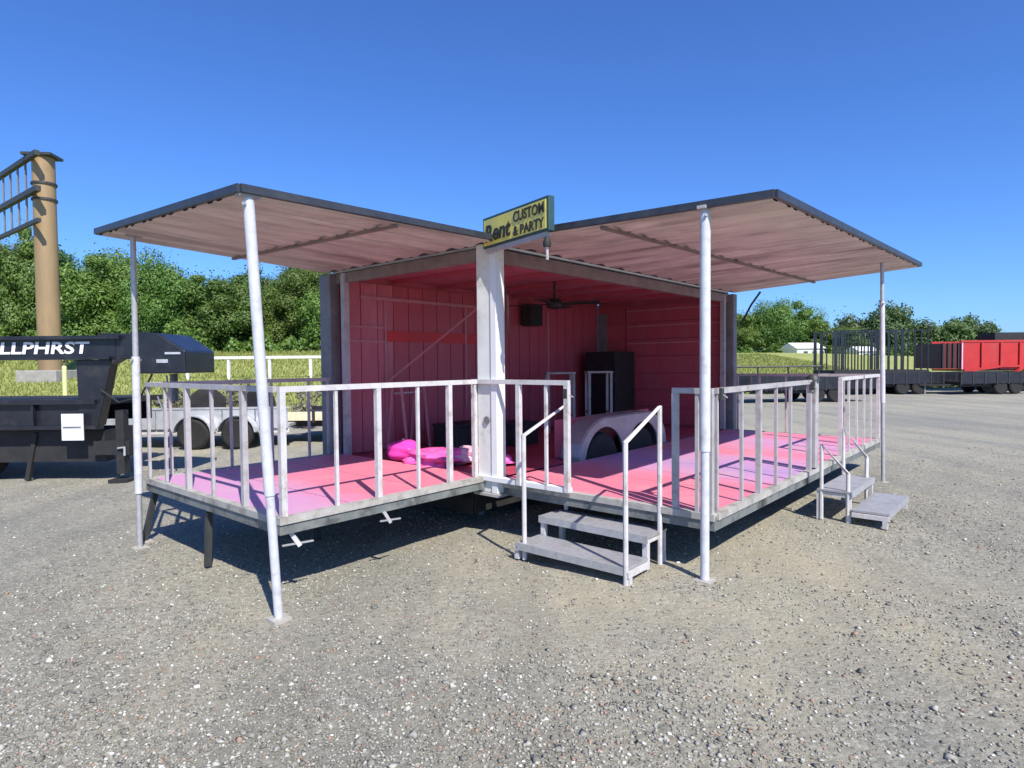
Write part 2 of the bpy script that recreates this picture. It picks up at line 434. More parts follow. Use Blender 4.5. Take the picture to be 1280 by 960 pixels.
# ------------------------------------------------------------------ the setting: field and gravel lot
rng = np.random.default_rng(7)
def edge_y(x):
    return 15.5 + 15 * sstep((x + 7) / 14) + 6 * sstep((x - 12) / 20) + .5 * np.sin(x * .9) + .3 * np.sin(x * 2.3 + 1)
def grid_mesh(name, xs, ys, zfun, m):
    X, Y = np.meshgrid(xs, ys); Z = zfun(X, Y)
    V = np.stack([X, Y, Z], -1).reshape(-1, 3); nx = len(xs)
    i = np.arange((len(ys) - 1) * (nx - 1)); r = i // (nx - 1); c = i % (nx - 1); a = r * nx + c
    return fast_mesh(name, V, np.stack([a, a + 1, a + nx + 1, a + nx], 1), m)
xs = np.concatenate([np.linspace(-900, -70, 22), np.linspace(-65, 65, 132), np.linspace(70, 900, 22)])
ys = np.concatenate([np.linspace(-60, -8, 10), np.linspace(-6, 90, 98), np.linspace(100, 1600, 24)])
f = bpy.data.objects.new('grass_field', grid_mesh('grass_field', xs, ys, lambda x, y: ground(x, y) - .035, 'field'))
COL.objects.link(f); tag(f, 'sloping yellow green meadow behind the gravel lot', 'field', kind='structure')
# gravel: rows from behind the camera to the irregular grass edge
gx = np.concatenate([np.linspace(-60, -10, 40), np.linspace(-9.8, 9.8, 130), np.linspace(10, 70, 50)])
gt = np.concatenate([np.linspace(-12, 0, 10), np.linspace(.15, 9.5, 95)])
def gravel_grid():
    rows = []
    for t in gt: rows.append(np.stack([gx, np.full_like(gx, t)], -1))
    for s in np.linspace(.04, 1, 34):
        rows.append(np.stack([gx, 9.5 + (edge_y(gx) - 9.5) * s], -1))
    G = np.array(rows); x, y = G[..., 0], G[..., 1]
    z = ground(x, y) + .012 * np.sin(x * 3.1 + y * 1.7) * np.sin(y * 2.6 - x) + .008 * np.sin(x * 7.3) * np.sin(y * 6.1)
    V = np.stack([x, y, z], -1).reshape(-1, 3); nx = len(gx)
    i = np.arange((len(rows) - 1) * (nx - 1)); r = i // (nx - 1); c = i % (nx - 1); a = r * nx + c
    return fast_mesh('gravel_lot', V, np.stack([a, a + 1, a + nx + 1, a + nx], 1), 'gravel')
g = bpy.data.objects.new('gravel_lot', gravel_grid()); COL.objects.link(g)
tag(g, 'grey gravel lot with trodden tan dirt patches', 'gravel lot', kind='structure')

def loose_stones(n):
    y = 1.25 / (1 - rng.random(n) * (1 - 1.25 / 11.0))
    x = (rng.random(n) * 2 - 1) * (y * .86 + .5)
    keep = (np.sin(x * 1.3 + np.sin(y * 1.6) * 1.5) * np.sin(y * 1.5 + x * .5) * .8 + np.sin(x * .55 - y * .8) * .5 + rng.random(n) * 1.9 > .5) & (rng.random(n) > .75 * np.exp(-(((x - .7) / 1.9) ** 2 + ((y - 3.9) / 1.1) ** 2)))
    x, y = x[keep], y[keep]; n = len(x)
    s = .0035 + .0085 * rng.random(n) ** 2.2 + .010 * (rng.random(n) > .985)
    base = np.array([(1, 0, 0), (-.5, .87, 0), (-.5, -.87, 0), (.2, .1, .8), (-.3, -.2, .75), (0, 0, -.6), (.55, -.75, .2), (.4, .8, .3)])
    F = np.array([(0, 7, 3), (7, 1, 3), (1, 4, 3), (1, 2, 4), (2, 6, 4), (6, 3, 4), (6, 0, 3), (0, 6, 5), (6, 2, 5), (2, 1, 5), (1, 7, 5), (7, 0, 5)])
    jit = base[None] + rng.normal(0, .18, (n, 8, 3))
    a = rng.random(n) * 6.283; ca, sa = np.cos(a), np.sin(a)
    st = np.stack([.8 + .7 * rng.random(n), .7 + .5 * rng.random(n), .5 + .5 * rng.random(n)], -1)
    j = jit * st[:, None, :] * s[:, None, None]
    V = np.empty_like(j)
    V[..., 0] = j[..., 0] * ca[:, None] - j[..., 1] * sa[:, None] + x[:, None]
    V[..., 1] = j[..., 0] * sa[:, None] + j[..., 1] * ca[:, None] + y[:, None]
    gr = ground(x, y) + .012 * np.sin(x * 3.1 + y * 1.7) * np.sin(y * 2.6 - x) + .008 * np.sin(x * 7.3) * np.sin(y * 6.1)
    V[..., 2] = j[..., 2] + (gr + s * .2)[:, None]
    FF = (F[None] + (np.arange(n) * 8)[:, None, None]).reshape(-1, 3)
    t = rng.random(n)[:, None] ** 1.5
    col = np.array([.16, .156, .133]) * (1 - t) + np.array([.46, .448, .385]) * t
    wh = rng.random(n) > .975; col[wh] = np.array([.68, .665, .60])
    br = rng.random(n) > .95; col[br] = np.array([.33, .22, .16])
    col = np.repeat(col, 8, 0)
    o = bpy.data.objects.new('loose_gravel', fast_mesh('loose_gravel', V.reshape(-1, 3), FF, 'loose_stone', col))
    COL.objects.link(o); tag(o, 'loose grey and pale gravel stones scattered over the lot', 'gravel', kind='stuff')
loose_stones(210000)

def grass(n):
    x = rng.random(n) * 62 - 34; y = edge_y(x) + rng.random(n) ** 1.4 * 34 + .1
    h = .07 + .17 * rng.random(n); w = .012 + .014 * rng.random(n) + .0006 * y
    a = rng.random(n) * 6.283; lean = rng.normal(0, .35, (n, 2)) * h[:, None]
    z = ground(x, y) - .04
    V = np.stack([np.stack([x - np.cos(a) * w, y - np.sin(a) * w, z], -1),
                  np.stack([x + np.cos(a) * w, y + np.sin(a) * w, z], -1),
                  np.stack([x + lean[:, 0], y + lean[:, 1], z + h], -1)], 1).reshape(-1, 3)
    o = bpy.data.objects.new('tall_grass', fast_mesh('tall_grass', V, np.arange(3 * n).reshape(-1, 3), 'grass_blades'))
    COL.objects.link(o); tag(o, 'unmown yellow green grass of the meadow', 'grass', kind='stuff')
grass(90000)

# ------------------------------------------------------------------ trees
def crown_mesh(name, seed, n_leaf, rx, rz, zc, leaf, m, clumps=34, low=-.9):
    r = np.random.default_rng(seed)
    c = r.normal(0, 1, (clumps, 3)); c /= np.linalg.norm(c, axis=1)[:, None]
    rad = r.random(clumps) ** .4 * (.85 + .35 * r.random(clumps))
    c = c * rad[:, None] * np.array([rx, rx, rz]) * .82
    c[:, 2] = np.maximum(c[:, 2], low * rz)
    cr = (.20 + .30 * r.random(clumps) ** 1.2) * rx
    k = r.integers(0, clumps, n_leaf)
    d = r.normal(0, 1, (n_leaf, 3)); d /= np.linalg.norm(d, axis=1)[:, None]
    p = c[k] + d * (cr[k] * (.55 + .55 * r.random(n_leaf)))[:, None] * np.array([1, 1, .8])
    stray = r.random(n_leaf) < .12; p[stray] += r.normal(0, .16 * rx, (int(stray.sum()), 3))
    p[:, 2] += zc
    nrm = d * 1.1 + r.normal(0, .36, (n_leaf, 3)) + np.array([0, 0, .3]); nrm /= np.linalg.norm(nrm, axis=1)[:, None]
    t = np.cross(nrm, r.normal(0, 1, (n_leaf, 3))); t /= np.linalg.norm(t, axis=1)[:, None]
    b = np.cross(nrm, t)
    s = leaf * (.55 + .9 * r.random(n_leaf))[:, None]
    V = np.stack([p - t * s * .5, p + b * s * .34, p + t * s * .5, p - b * s * .34], 1).reshape(-1, 3)
    return fast_mesh(name, V, np.arange(4 * n_leaf).reshape(-1, 4), m), c + np.array([0, 0, zc])

def trunk_mesh(name, seed, h, r0, tips):
    rr = random.Random(seed); mb = MB()
    top = Vector((rr.uniform(-.3, .3), rr.uniform(-.3, .3), h * .72))
    mid = Vector((rr.uniform(-.15, .15), rr.uniform(-.15, .15), h * .35))
    mb.tube([(0, 0, -.3), (0, 0, .3), mid, top], [r0 * 1.35, r0, r0 * .75, r0 * .28], 7)
    for t in tips[:9]:
        z = rr.uniform(.2, .6) * h; q = Vector((0, 0, z)); e = Vector(t)
        mb.tube([q, q.lerp(e, .5) + Vector((0, 0, .25)), e], [r0 * .38, r0 * .24, r0 * .08], 5)
    return mb.mesh(name, 'bark', True)

TREE_KINDS = []
for i, (rx, rz, zc, h, nl, cl) in enumerate([(2.6, 4.0, 3.9, 8.2, 30000, 36), (3.1, 3.6, 3.5, 7.3, 32000, 40), (2.2, 4.3, 4.1, 8.6, 27000, 32), (2.8, 3.2, 3.1, 6.6, 27000, 30), (3.4, 4.0, 3.9, 8.4, 34000, 44)]):
    me, tips = crown_mesh('crown', 100 + i, nl, rx, rz, zc, .17, 'leaves', cl, -1.0)
    TREE_KINDS.append((me, trunk_mesh('trunk', i, h, .2, sorted(tips.tolist(), key=lambda q: -q[2])[::4])))
FAR_KINDS = []
for i, (rx, rz, zc, h, nl, cl) in enumerate([(4.6, 4.2, 4.0, 9, 14000, 60), (5.4, 3.7, 3.6, 8, 14000, 64), (4.0, 4.5, 4.3, 9, 12000, 50)]):
    me, tips = crown_mesh('crown', 200 + i, nl, rx, rz, zc, .45, 'leaves_far', cl, -1.0)
    FAR_KINDS.append((me, trunk_mesh('trunk', 20 + i, h, .3, sorted(tips.tolist(), key=lambda q: -q[2])[::4])))

def tree(kind, x, y, sc, rz, label, group, dz=0):
    t = empty('broadleaf_tree', (x, y, gz(x, y) + dz), rz, label, 'tree', group)
    link('crown', kind[0], t, scale=(sc[0], sc[0], sc[1])); link('trunk', kind[1], t, scale=(sc[0], sc[0], sc[1]))
    return t
ORD = ['first', 'second', 'third', 'fourth', 'fifth', 'sixth', 'seventh', 'eighth', 'ninth', 'tenth', 'eleventh', 'twelfth', 'thirteenth', 'fourteenth', 'fifteenth', 'sixteenth']
rr = random.Random(3)
# left wood: front row and back row, px -> world at y = 46 and 54
front = [(-41.5, 1.12), (-38.4, 1.28), (-35.4, 1.16), (-33.0, .84), (-30.4, .98), (-28.0, .80), (-25.8, .94), (-23.0, .76), (-20.8, .90), (-18.2, .72), (-16.0, .88), (-13.2, .74), (-10.8, .90)]
for i, (x, s) in enumerate(front):
    tree(TREE_KINDS[i % 5], x, 46 + rr.uniform(-1.8, 1.8), (rr.uniform(.72, 1.1), s * rr.uniform(.88, 1.1)), rr.uniform(0, 6.28),
         f'leafy green tree, {ORD[i]} from the left in the front row of the left wood', 'trees of the left wood')
back = [(-47.5, 1.2), (-44.0, 1.32), (-40.5, 1.18), (-37.0, .96), (-33.6, 1.12), (-30.2, .94), (-27.0, 1.0), (-23.8, .82), (-20.6, .92), (-17.2, .98), (-13.8, .86)]
for i, (x, s) in enumerate(back):
    tree(TREE_KINDS[(i * 2 + 1) % 5], x, 53 + rr.uniform(-1.5, 1.5), (1.2, s * 1.06), rr.uniform(0, 6.28),
         f'darker leafy tree, {ORD[i]} from the left, behind the front row of the left wood', 'trees of the left wood')
right = [(25.2, .72, 'leafy tree showing just right of the trailer\'s far corner post'), (28.0, .86, 'leafy tree second from the trailer in the right hand clump'),
         (30.7, .95, 'tallest tree of the clump right of the trailer'), (33.2, .98, 'tree with a full crown beside the tallest one in the right clump'),
         (36.0, .72, 'lower tree sloping down at the end of the right clump'), (38.6, .52, 'low bushy tree behind the white barn'),
         (41.5, .36, 'smallest bushy tree right of the white barn')]
for i, (x, s, lab) in enumerate(right):
    tree(TREE_KINDS[(i * 3) % 5], x * 1.46, 108 + rr.uniform(-2, 2), (1.5, s * 1.42), rr.uniform(0, 6.28), lab, 'trees right of the trailer')
far = [(66.5, .62, 'low distant tree left of the round-topped far tree'), (71.5, .98, 'distant round-topped tree behind the far right pole'), (76.0, 1.02, 'distant round-topped tree just right of the far right pole'),
       (81.0, .80, 'distant tree behind the tall black cage trailer'), (86.0, .76, 'second distant tree behind the tall black cage trailer'),
       (90.8, .72, 'distant tree at the right end of the cage trailer'), (95.2, .84, 'last distant tree left of the red dump trailer')]
for i, (x, s, lab) in enumerate(far):
    tree(FAR_KINDS[i % 3], x, 128 + rr.uniform(-3, 3), (1.0, s * 1.3), rr.uniform(0, 6.28), lab, 'distant trees at the right')

def undergrowth():
    def band(n, x0, x1, y0, y1, h, leaf):
        x = x0 + (x1 - x0) * rng.random(n); y = y0 + (y1 - y0) * rng.random(n)
        top = h * (.55 + .3 * np.sin(x * 1.3) + .25 * np.sin(x * .53 + 2) + .2 * np.sin(x * 3.1 + y))
        z = ground(x, y) - .1 + top * rng.random(n) ** .7
        p = np.stack([x, y, z], -1); nr = rng.normal(0, 1, (n, 3)) + np.array([0, -.5, .5]); nr /= np.linalg.norm(nr, axis=1)[:, None]
        t = np.cross(nr, rng.normal(0, 1, (n, 3))); t /= np.linalg.norm(t, axis=1)[:, None]; b = np.cross(nr, t)
        q = leaf * (.5 + rng.random(n))[:, None]
        return np.stack([p - t * q * .5, p + b * q * .35, p + t * q * .5, p - b * q * .35], 1).reshape(-1, 3)
    V = np.concatenate([band(42000, -52, -5, 43, 49, 2.3, .24), band(12000, 30, 66, 104, 109, 2.6, .4), band(9000, 60, 102, 122, 130, 3.0, .5)])
    o = bpy.data.objects.new('undergrowth', fast_mesh('undergrowth', V, np.arange(len(V)).reshape(-1, 4), 'leaves'))
    COL.objects.link(o); tag(o, 'green scrub filling the foot of the woods', 'undergrowth', kind='stuff')
undergrowth()

# ------------------------------------------------------------------ billboard column
def billboard():
    x0, y0 = -22.3, 30.0; gz0 = gz(x0, y0)
    b = empty('billboard_column', (x0, y0, gz0), 0, 'tall brown steel billboard column rising above the left wood', 'billboard')
    MB().tube([(0, 0, .35), (0, 0, 3.5), (0, 0, 7), (0, 0, 10.55)], [.48, .48, .47, .47], 24).build('column', 'column_brown', b, True)
    MB().box(-.95, .95, -.95, .95, -.3, .42).build('footing', 'concrete', b, bevel=.04)
    d = Vector((-.80, .60, 0)); n = Vector((.60, .80, 0))
    MB().bar((-.68, -.1, 10.62), (.62, .05, 10.62), 1.05, .12).build('cap_plate', 'dark_steel', b)
    for z, ln, w in ((10.42, 7.5, .2), (8.8, 7.5, .22), (7.35, 7.5, .16)):
        beam = MB().bar(n * -.1 - d * .85 + Vector((0, -.62, z)), d * ln + Vector((0, -.62, z)), w, w * 1.1).build('cross_beam', 'dark_steel', b)
    for k in range(1, 7):
        q = d * (k * 1.15) + Vector((0, -.62, 0))
        MB().bar(q + Vector((0, 0, 7.3)), q + Vector((0, 0, 10.5)), .07, .07).build('upright', 'grey_steel', b)
    for z in (8.55, 9.3):
        MB().lathe([(.46, -.05), (.53, -.05), (.53, .05), (.46, .05)], (0, 0, z), 'z', 24).build('clamp_ring', 'dark_steel', b)
billboard()
bo = empty('bollard', (-17.3, 24.0, gz(-17.3, 24)), 0, 'pale yellow bollard post in the grass behind the black gooseneck trailer', 'bollard')
MB().tube([(0, 0, -.2), (0, 0, 1.25)], .085, 10).build('post', 'bollard', bo, True)
MB().lathe([(.085, 0), (.07, .05), (.03, .075)], (0, 0, 1.25), 'z', 10).build('cap', 'bollard', bo, True)

# white pipe fence on the meadow
fe = empty('pipe_fence', (-15.4, 29.5, gz(-15.4, 29.5)), 0, 'white rail fence crossing the meadow left of the trailer', 'fence')
def fz(x): return gz(-15.4 + x, 29.5) - gz(-15.4, 29.5)
post_me = MB().box(-.06, .06, -.06, .06, -.2, 1.06).mesh('post', 'fence_white')
for k in range(7): link('post', post_me, fe, (k * 1.95, 0, fz(k * 1.95)))
for h in (1.0,):
    for k in range(6):
        MB().bar((k * 1.95, -.07, h + fz(k * 1.95)), ((k + 1) * 1.95, -.07, h + fz((k + 1) * 1.95)), .04, .13 if h > .8 else .07).build('rail', 'fence_white', fe)

# distant white buildings
def barn(x, y, w, h, dpt, label, roof_h):
    b = empty('barn', (x, y, gz(x, y)), .15, label, 'building')
    MB().box(-w / 2, w / 2, 0, dpt, -.5, h).build('wall', 'house_white', b)
    MB().prism([(-.3, h), (dpt / 2, h + roof_h), (dpt + .3, h)], 'x', -w / 2 - .3, w / 2 + .3).build('roof', 'house_white', b)
    for k in (-.28, .05, .33):
        win = MB().box(w * k, w * k + .9, -.05, .02, h * .35, h * .75).build('window', 'fence_white', b)
        MB().box(w * k + .08, w * k + .82, -.07, -.045, h * .35 + .08, h * .75 - .08).build('pane', 'window_glass', win)
    MB().box(w * .2, w * .2 + 1.0, -.05, .02, -.1, h * .72).build('door', 'roof_grey', b)
barn(47.6, 99, 4.6, 1.5, 4, 'low white barn in the meadow before the right clump of trees', .95)
barn(57.4, 100, 3.2, 1.3, 3, 'small white shed in the meadow left of the far right pole', .8)

# ------------------------------------------------------------------ the fold-out party trailer
# local axes: x runs along the trailer's long side (away to the right), y across it (away to the left)
TP = (-0.2147, 5.8362, 0.0); TR = 0.8549
tr = empty('party_trailer', TP, TR, 'open fold-out party trailer with pink decks, red interior and two raised awnings', 'trailer')
LZ, RZ = .534, 1.455            # deck surface, rail top
W, LEN, TOP = 2.5, 5.66, 2.78

# --- main floor
fl = MB().box(.03, LEN - .03, .30, W - .03, LZ - .10, LZ - .012).build('floor', 'floor_red', tr)
for a, b, y0 in ((.03, 1.32, .03), (1.33, 2.5, .30), (2.51, 3.62, .30), (3.63, LEN - .06, .03)):
    MB().box(a, b, y0, W - .05, LZ - .009, LZ).build('floor_panel', 'floor_red', fl)
ch = MB().box(.1, LEN - .1, .35, .47, .27, LZ - .102).build('chassis', 'dark_steel', tr)
MB().box(.1, LEN - .1, W - .5, W - .38, .27, LZ - .102).build('chassis_beam', 'dark_steel', ch)
for k in range(8): MB().box(.25 + k * .72, .31 + k * .72, .475, W - .505, .30, LZ - .105).build('cross_member', 'dark_steel', ch)
for xc in (2.02, 2.93): MB().tube([(xc, .2, .43), (xc, W - .2, .43)], .045, 8).build('axle', 'dark_steel', ch)

# --- long back wall: vertical planks, each its own piece
wall = MB().box(.02, LEN - .02, W - .025, W + .05, LZ - .12, TOP - .062).build('back_wall', 'wall_red', tr)
n = 22; pw = (LEN - .12) / n
pk = {m_: MB().box(.006, pw - .006, W - .05, W - .026, LZ + .01, TOP - .14).mesh('wall_plank', m_) for m_ in ('wall_red', 'wall_rose')}
for k in range(n): link('wall_plank', pk['wall_rose' if k < 3 else 'wall_red'], wall, (.06 + k * pw, 0, 0))
# trims seen on that wall: bright band, frame lines
MB().box(.66, 2.55, W - .066, W - .052, 1.92, 2.06).build('red_band', 'wall_bright', wall)
MB().box(.30, 2.7, W - .07, W - .052, 2.44, 2.48).build('trim', 'wall_line', wall)
for x in (.66, 2.1): MB().box(x, x + .03, W - .068, W - .052, 1.0, 2.438).build('trim', 'wall_line', wall)
for z in (1.90, 2.08): MB().box(.1, .655, W - .068, W - .052, z, z + .03).build('trim', 'wall_line', wall)
MB().box(4.05, 4.09, W - .07, W - .052, .8, 2.5).build('trim', 'wall_line', wall)
# --- end wall: horizontal boards
ew = MB().box(LEN - .02, LEN + .05, .06, W - .06, LZ - .12, TOP - .062).build('end_wall', 'wall_red', tr)
hb = (TOP - .16 - LZ) / 7
bd = MB().box(LEN - .05, LEN - .021, .10, 1.84, .006, hb - .006).mesh('wall_board', 'wall_red')
bd2 = MB().box(LEN - .045, LEN - .021, 1.86, W - .07, .006, hb - .006).mesh('wall_board', 'wall_red')
for k in range(7):
    link('wall_board', bd, ew, (0, 0, LZ + .01 + k * hb)); link('wall_board', bd2, ew, (0, 0, LZ + .01 + k * hb))
for z in (2.255, 2.53, 1.95): MB().box(LEN - .06, LEN - .051, .12, 1.82, z, z + .022).build('trim', 'wall_line', ew)
MB().box(LEN - .075, LEN - .052, 2.24, 2.40, 1.35, 2.52).build('pale_strip', 'grey_steel', ew)

# --- roof
rf = MB().box(.0, LEN + .06, .0, W + .06, TOP - .06, TOP - .005).build('roof', 'awning_top', tr)
for k in range(7):
    MB().box(.06 + k * .79, .06 + k * .79 + .78, .05, W - .03, TOP - .072, TOP - .061).build('ceiling_panel', 'wall_rose', rf)
for k in range(1, 7): MB().box(.02 + k * .79, .07 + k * .79, .06, W - .06, TOP - .12, TOP - .074).build('roof_bow', 'wall_red', rf)
MB().box(0, LEN, -.02, .045, TOP - .20, TOP - .074).build('header_beam', 'awning_rib', rf)
MB().box(-.02, .045, .06, W, TOP - .19, TOP - .074).build('header_beam', 'awning_rib', rf)

# --- corner posts
cp = MB().prism([(-.07, -.17), (.04, -.17), (.055, -.1), (.055, .09), (-.07, .09)], 'z', .42, TOP - .012).build('corner_post', 'post_white', tr, bevel=.012)
tag(cp, 'scuffed white near corner post')
MB().box(-.10, .10, -.2, .12, .395, .42).build('base_plate', 'rail_grey', cp)
MB().box(-.082, -.071, -.165, -.10, .425, TOP - .05).build('edge_trim', 'white_print', cp)
MB().lathe([(.035, -.012), (.035, .0), (.02, .004)], (-.076, -.04, 1.10), 'x', 14).build('lamp_bracket', 'grey_steel', cp)
MB().tube([(.06, -.175, 2.35), (.06, -.19, 2.2), (.05, -.2, 2.05), (.06, -.185, 1.95), (.08, -.18, 1.9)], .008, 6).build('loose_cable', 'black_matte', cp, True)
pb = MB().box(-.10, .10, W - .02, W + .2, .40, TOP - .07).build('corner_post', 'grey_steel', tr, bevel=.01)
MB().box(-.05, .02, W - .24, W - .17, LZ, TOP - .08).build('door_jamb', 'rail_grey', pb)
MB().box(.03, .05, W - .165, W - .03, LZ + .01, TOP - .1).build('jamb_panel', 'dark_steel', pb)
pc = MB().box(LEN - .02, LEN + .12, -.12, .055, .40, TOP - .07).build('corner_post', 'grey_steel', tr, bevel=.01)
MB().box(LEN - .18, LEN - .11, -.03, .04, LZ, TOP - .08).build('door_jamb', 'rail_grey', pc)
MB().box(LEN - .105, LEN - .03, .0, .02, LZ + .01, TOP - .1).build('jamb_panel', 'dark_steel', pc)
MB().box(LEN + .055, LEN + .12, W - .06, W + .06, .40, TOP - .07).build('corner_post', 'grey_steel', tr)

# --- wheels and tandem fender on the long side
for xc in (2.02, 2.93):
    wq = MB().lathe([(.19, -.10), (.30, -.115), (.345, -.10), (.362, -.06), (.362, .06), (.345, .10), (.30, .115), (.19, .10)], (xc, .15, .43), 'y', 32).build('wheel', 'tyre', tr, True)
    MB().lathe([(.185, -.085), (.175, -.06), (.10, -.045), (.06, -.075), (.03, -.08)], (xc, .15, .43), 'y', 24).build('rim', 'rim', wq, True)
def fender():
    mb = MB(); N_ = 61; x0, x1 = 1.50, 3.56
    top = []; bot = []
    for i in range(N_):
        x = x0 + (x1 - x0) * i / (N_ - 1)
        e = min((x - x0) / .62, (x1 - x) / .50, 1.0)
        zt = .55 + .43 * math.sqrt(max(0, 1 - (1 - e) ** 2))
        zb = .40
        for xc in (2.02, 2.93):
            d = abs(x - xc)
            if d < .43: zb = max(zb, .43 + math.sqrt(.43 ** 2 - d * d) * 1.0)
        top.append((x, zt)); bot.append((x, min(zb, zt - .03)))
    vs = []; fs = []
    for (x, z), (_, zb) in zip(top, bot):
        vs += [(x, .005, zb), (x, .005, z - .02), (x, .03, z), (x, .285, z), (x, .285, z - .02), (x, .03, zb)]
    for i in range(N_ - 1):
        a, b = i * 6, (i + 1) * 6
        for j in range(4): fs.append((a + j, b + j, b + j + 1, a + j + 1))
        fs.append((a + 5, b + 5, b, a))
    fs.append((0, 1, 2, 3, 4, 5)); m_ = (N_ - 1) * 6; fs.append((m_ + 5, m_ + 4, m_ + 3, m_ + 2, m_ + 1, m_))
    mb.add(vs, fs)
    fo = mb.build('fender', 'fender', tr)
    MB().box(1.40, 3.58, .287, .297, LZ + .002, .97).build('wheel_well', 'wall_red', fo)
fender()

# --- the two fold-down decks
LZL, LZR, RZL, RZR = .566, .522, 1.478, 1.43
def deck(name_rects, x0, x1, y0, y1, joists_along, label, LZ):
    d = MB().box(x0, x1, y0, y1, LZ - .045, LZ - .012).build('deck', 'deck_side', tr); tag(d, label)
    for (a, b, c, e, m_) in name_rects: MB().box(a, b, c, e, LZ - .010, LZ).build('deck_panel', 'deck_paint', d)
    t, h = .05, .115
    MB().box(x0, x1, y0, y0 + t, LZ - h, LZ - .046).build('frame_beam', 'deck_side', d)
    MB().box(x0, x1, y1 - t, y1, LZ - h, LZ - .046).build('frame_beam', 'deck_side', d)
    MB().box(x0, x0 + t, y0 + t + .002, y1 - t - .002, LZ - h, LZ - .046).build('frame_beam', 'deck_side', d)
    MB().box(x1 - t, x1, y0 + t + .002, y1 - t - .002, LZ - h, LZ - .046).build('frame_beam', 'deck_side', d)
    k = x0 + .45
    if joists_along == 'y':
        while k < x1 - .2:
            MB().box(k, k + .04, y0 + .06, y1 - .06, LZ - .105, LZ - .047).build('joist', 'dark_steel', d); k += .5
    else:
        k = y0 + .45
        while k < y1 - .2:
            MB().box(x0 + .06, x1 - .06, k, k + .04, LZ - .105, LZ - .047).build('joist', 'dark_steel', d); k += .5
    return d
DL, DR = 2.12, 2.19
dl = deck([(-DL + .05, -1.52, .05, 1.2, 'deck_lilac'), (-DL + .05, -1.80, 1.21, 2.44, 'deck_lilac'), (-1.79, -1.52, 1.21, 2.44, 'deck_purple'),
           (-1.51, -.76, .05, 1.24, 'deck_coral'), (-1.51, -.76, 1.25, 2.44, 'deck_coral'),
           (-.75, -.02, .05, 1.24, 'deck_coral'), (-.75, -.02, 1.25, 2.44, 'deck_coral')], -DL, -.012, 0, W, 'y', 'lilac and coral deck folded down at the trailer end', LZL)
for (a, b, c, e) in ((-DL - .004, -.02, -.012, .048), (-DL - .012, -DL + .048, .05, W)):
    MB().box(a, b, c, e, LZL - .043, LZL + .006).build('edge_strip', 'deck_edge', dl)
MB().box(-DL, -.02, W - .055, W + .006, LZL - .043, LZL + .006).build('edge_strip', 'deck_edge', dl)
rp = []
segs = [(.05, .92, 'deck_coral'), (.93, 1.42, 'deck_coral'), (1.43, 2.05, 'deck_lilac'), (2.06, 2.75, 'deck_lilac'), (2.76, 3.45, 'deck_coral'), (3.46, 4.2, 'deck_coral'), (4.21, 4.9, 'deck_lilac'), (4.91, 5.6, 'deck_coral')]
for (a, b, m_) in segs: rp += [(a, b, -1.08, -.02, m_), (a, b, -DR + .05, -1.09, m_)]
dr = deck(rp, 0, LEN, -DR, -.012, 'x', 'long pink deck folded down along the wheel side of the trailer', LZR)
for (a, b, c, e) in ((-.012, .048, -DR, -.02), (.05, LEN, -DR - .012, -DR + .048), (LEN - .055, LEN + .006, -DR + .05, -.02)):
    MB().box(a, b, c, e, LZR - .043, LZR + .006).build('edge_strip', 'deck_edge', dr)

# under-deck legs and jacks (ground heights taken under each)
def wpt(x, y):
    c, s = math.cos(TR), math.sin(TR)
    return (TP[0] + c * x - s * y, TP[1] + s * x + c * y)
def lg(x, y): return gz(*wpt(x, y))
def strut(x, y, x2, y2, parent, foot=False):
    z = lg(x2, y2)
    s = MB().bar((x, y, LZ - .12), (x2, y2, z + .02), .045).build('prop_leg', 'dark_steel', parent)
    if foot: MB().box(x2 - .06, x2 + .06, y2 - .06, y2 + .06, z - .02, z + .015).build('foot', 'foot_dusty', s)
strut(-DL + .06, W - .04, -DL - .02, W + .03, dl, True)
strut(-DL + .05, 1.25, -DL + .03, 1.25, dl)
strut(-1.1, 1.2, -1.1, 1.2, dl); strut(-1.0, W - .1, -1.0, W - .08, dl)
for xx in (.6, 1.9, 3.8, 5.4): strut(xx, -1.15, xx, -1.15, dr)
for xx in (.5, 5.2):
    z = lg(xx, .6)
    MB().tube([(xx, .6, z), (xx, .6, LZ - .1)], .04, 8).build('jack_stand', 'grey_steel', tr, True)
    MB().tube([(xx, 1.9, lg(xx, 1.9)), (xx, 1.9, LZ - .1)], .04, 8).build('jack_stand', 'grey_steel', tr, True)
MB().box(.12, 1.5, .31, .33, .14, LZ - .104).build('shade_panel', 'black_matte', tr)  # black panels added below the floor to deepen the under-deck shade
MB().box(3.45, LEN - .15, .31, .33, .14, LZ - .104).build('shade_panel', 'black_matte', tr)
MB().box(.10, .118, .335, W - .1, .12, LZ - .104).build('shade_panel', 'black_matte', tr)
MB().box(.3, LEN - .2, W - .3, W - .28, .16, LZ - .104).build('shade_panel', 'black_matte', tr)
lt = MB().bar((-DL + .10, .05, LZ - .08), (-DL + .16, .02, LZ - .19), .03).build('latch', 'rail_white', dl)
MB().bar((-DL + .03, .03, LZ - .165), (-DL + .27, .03, LZ - .18), .012).build('latch_pin', 'galv', lt)
lt = MB().bar((-1.25, -.015, LZ - .08), (-1.20, -.03, LZ - .17), .025).build('latch', 'rail_grey', dl)
MB().bar((-1.3, -.03, LZ - .14), (-1.10, -.03, LZ - .155), .012).build('latch_pin', 'galv', lt)

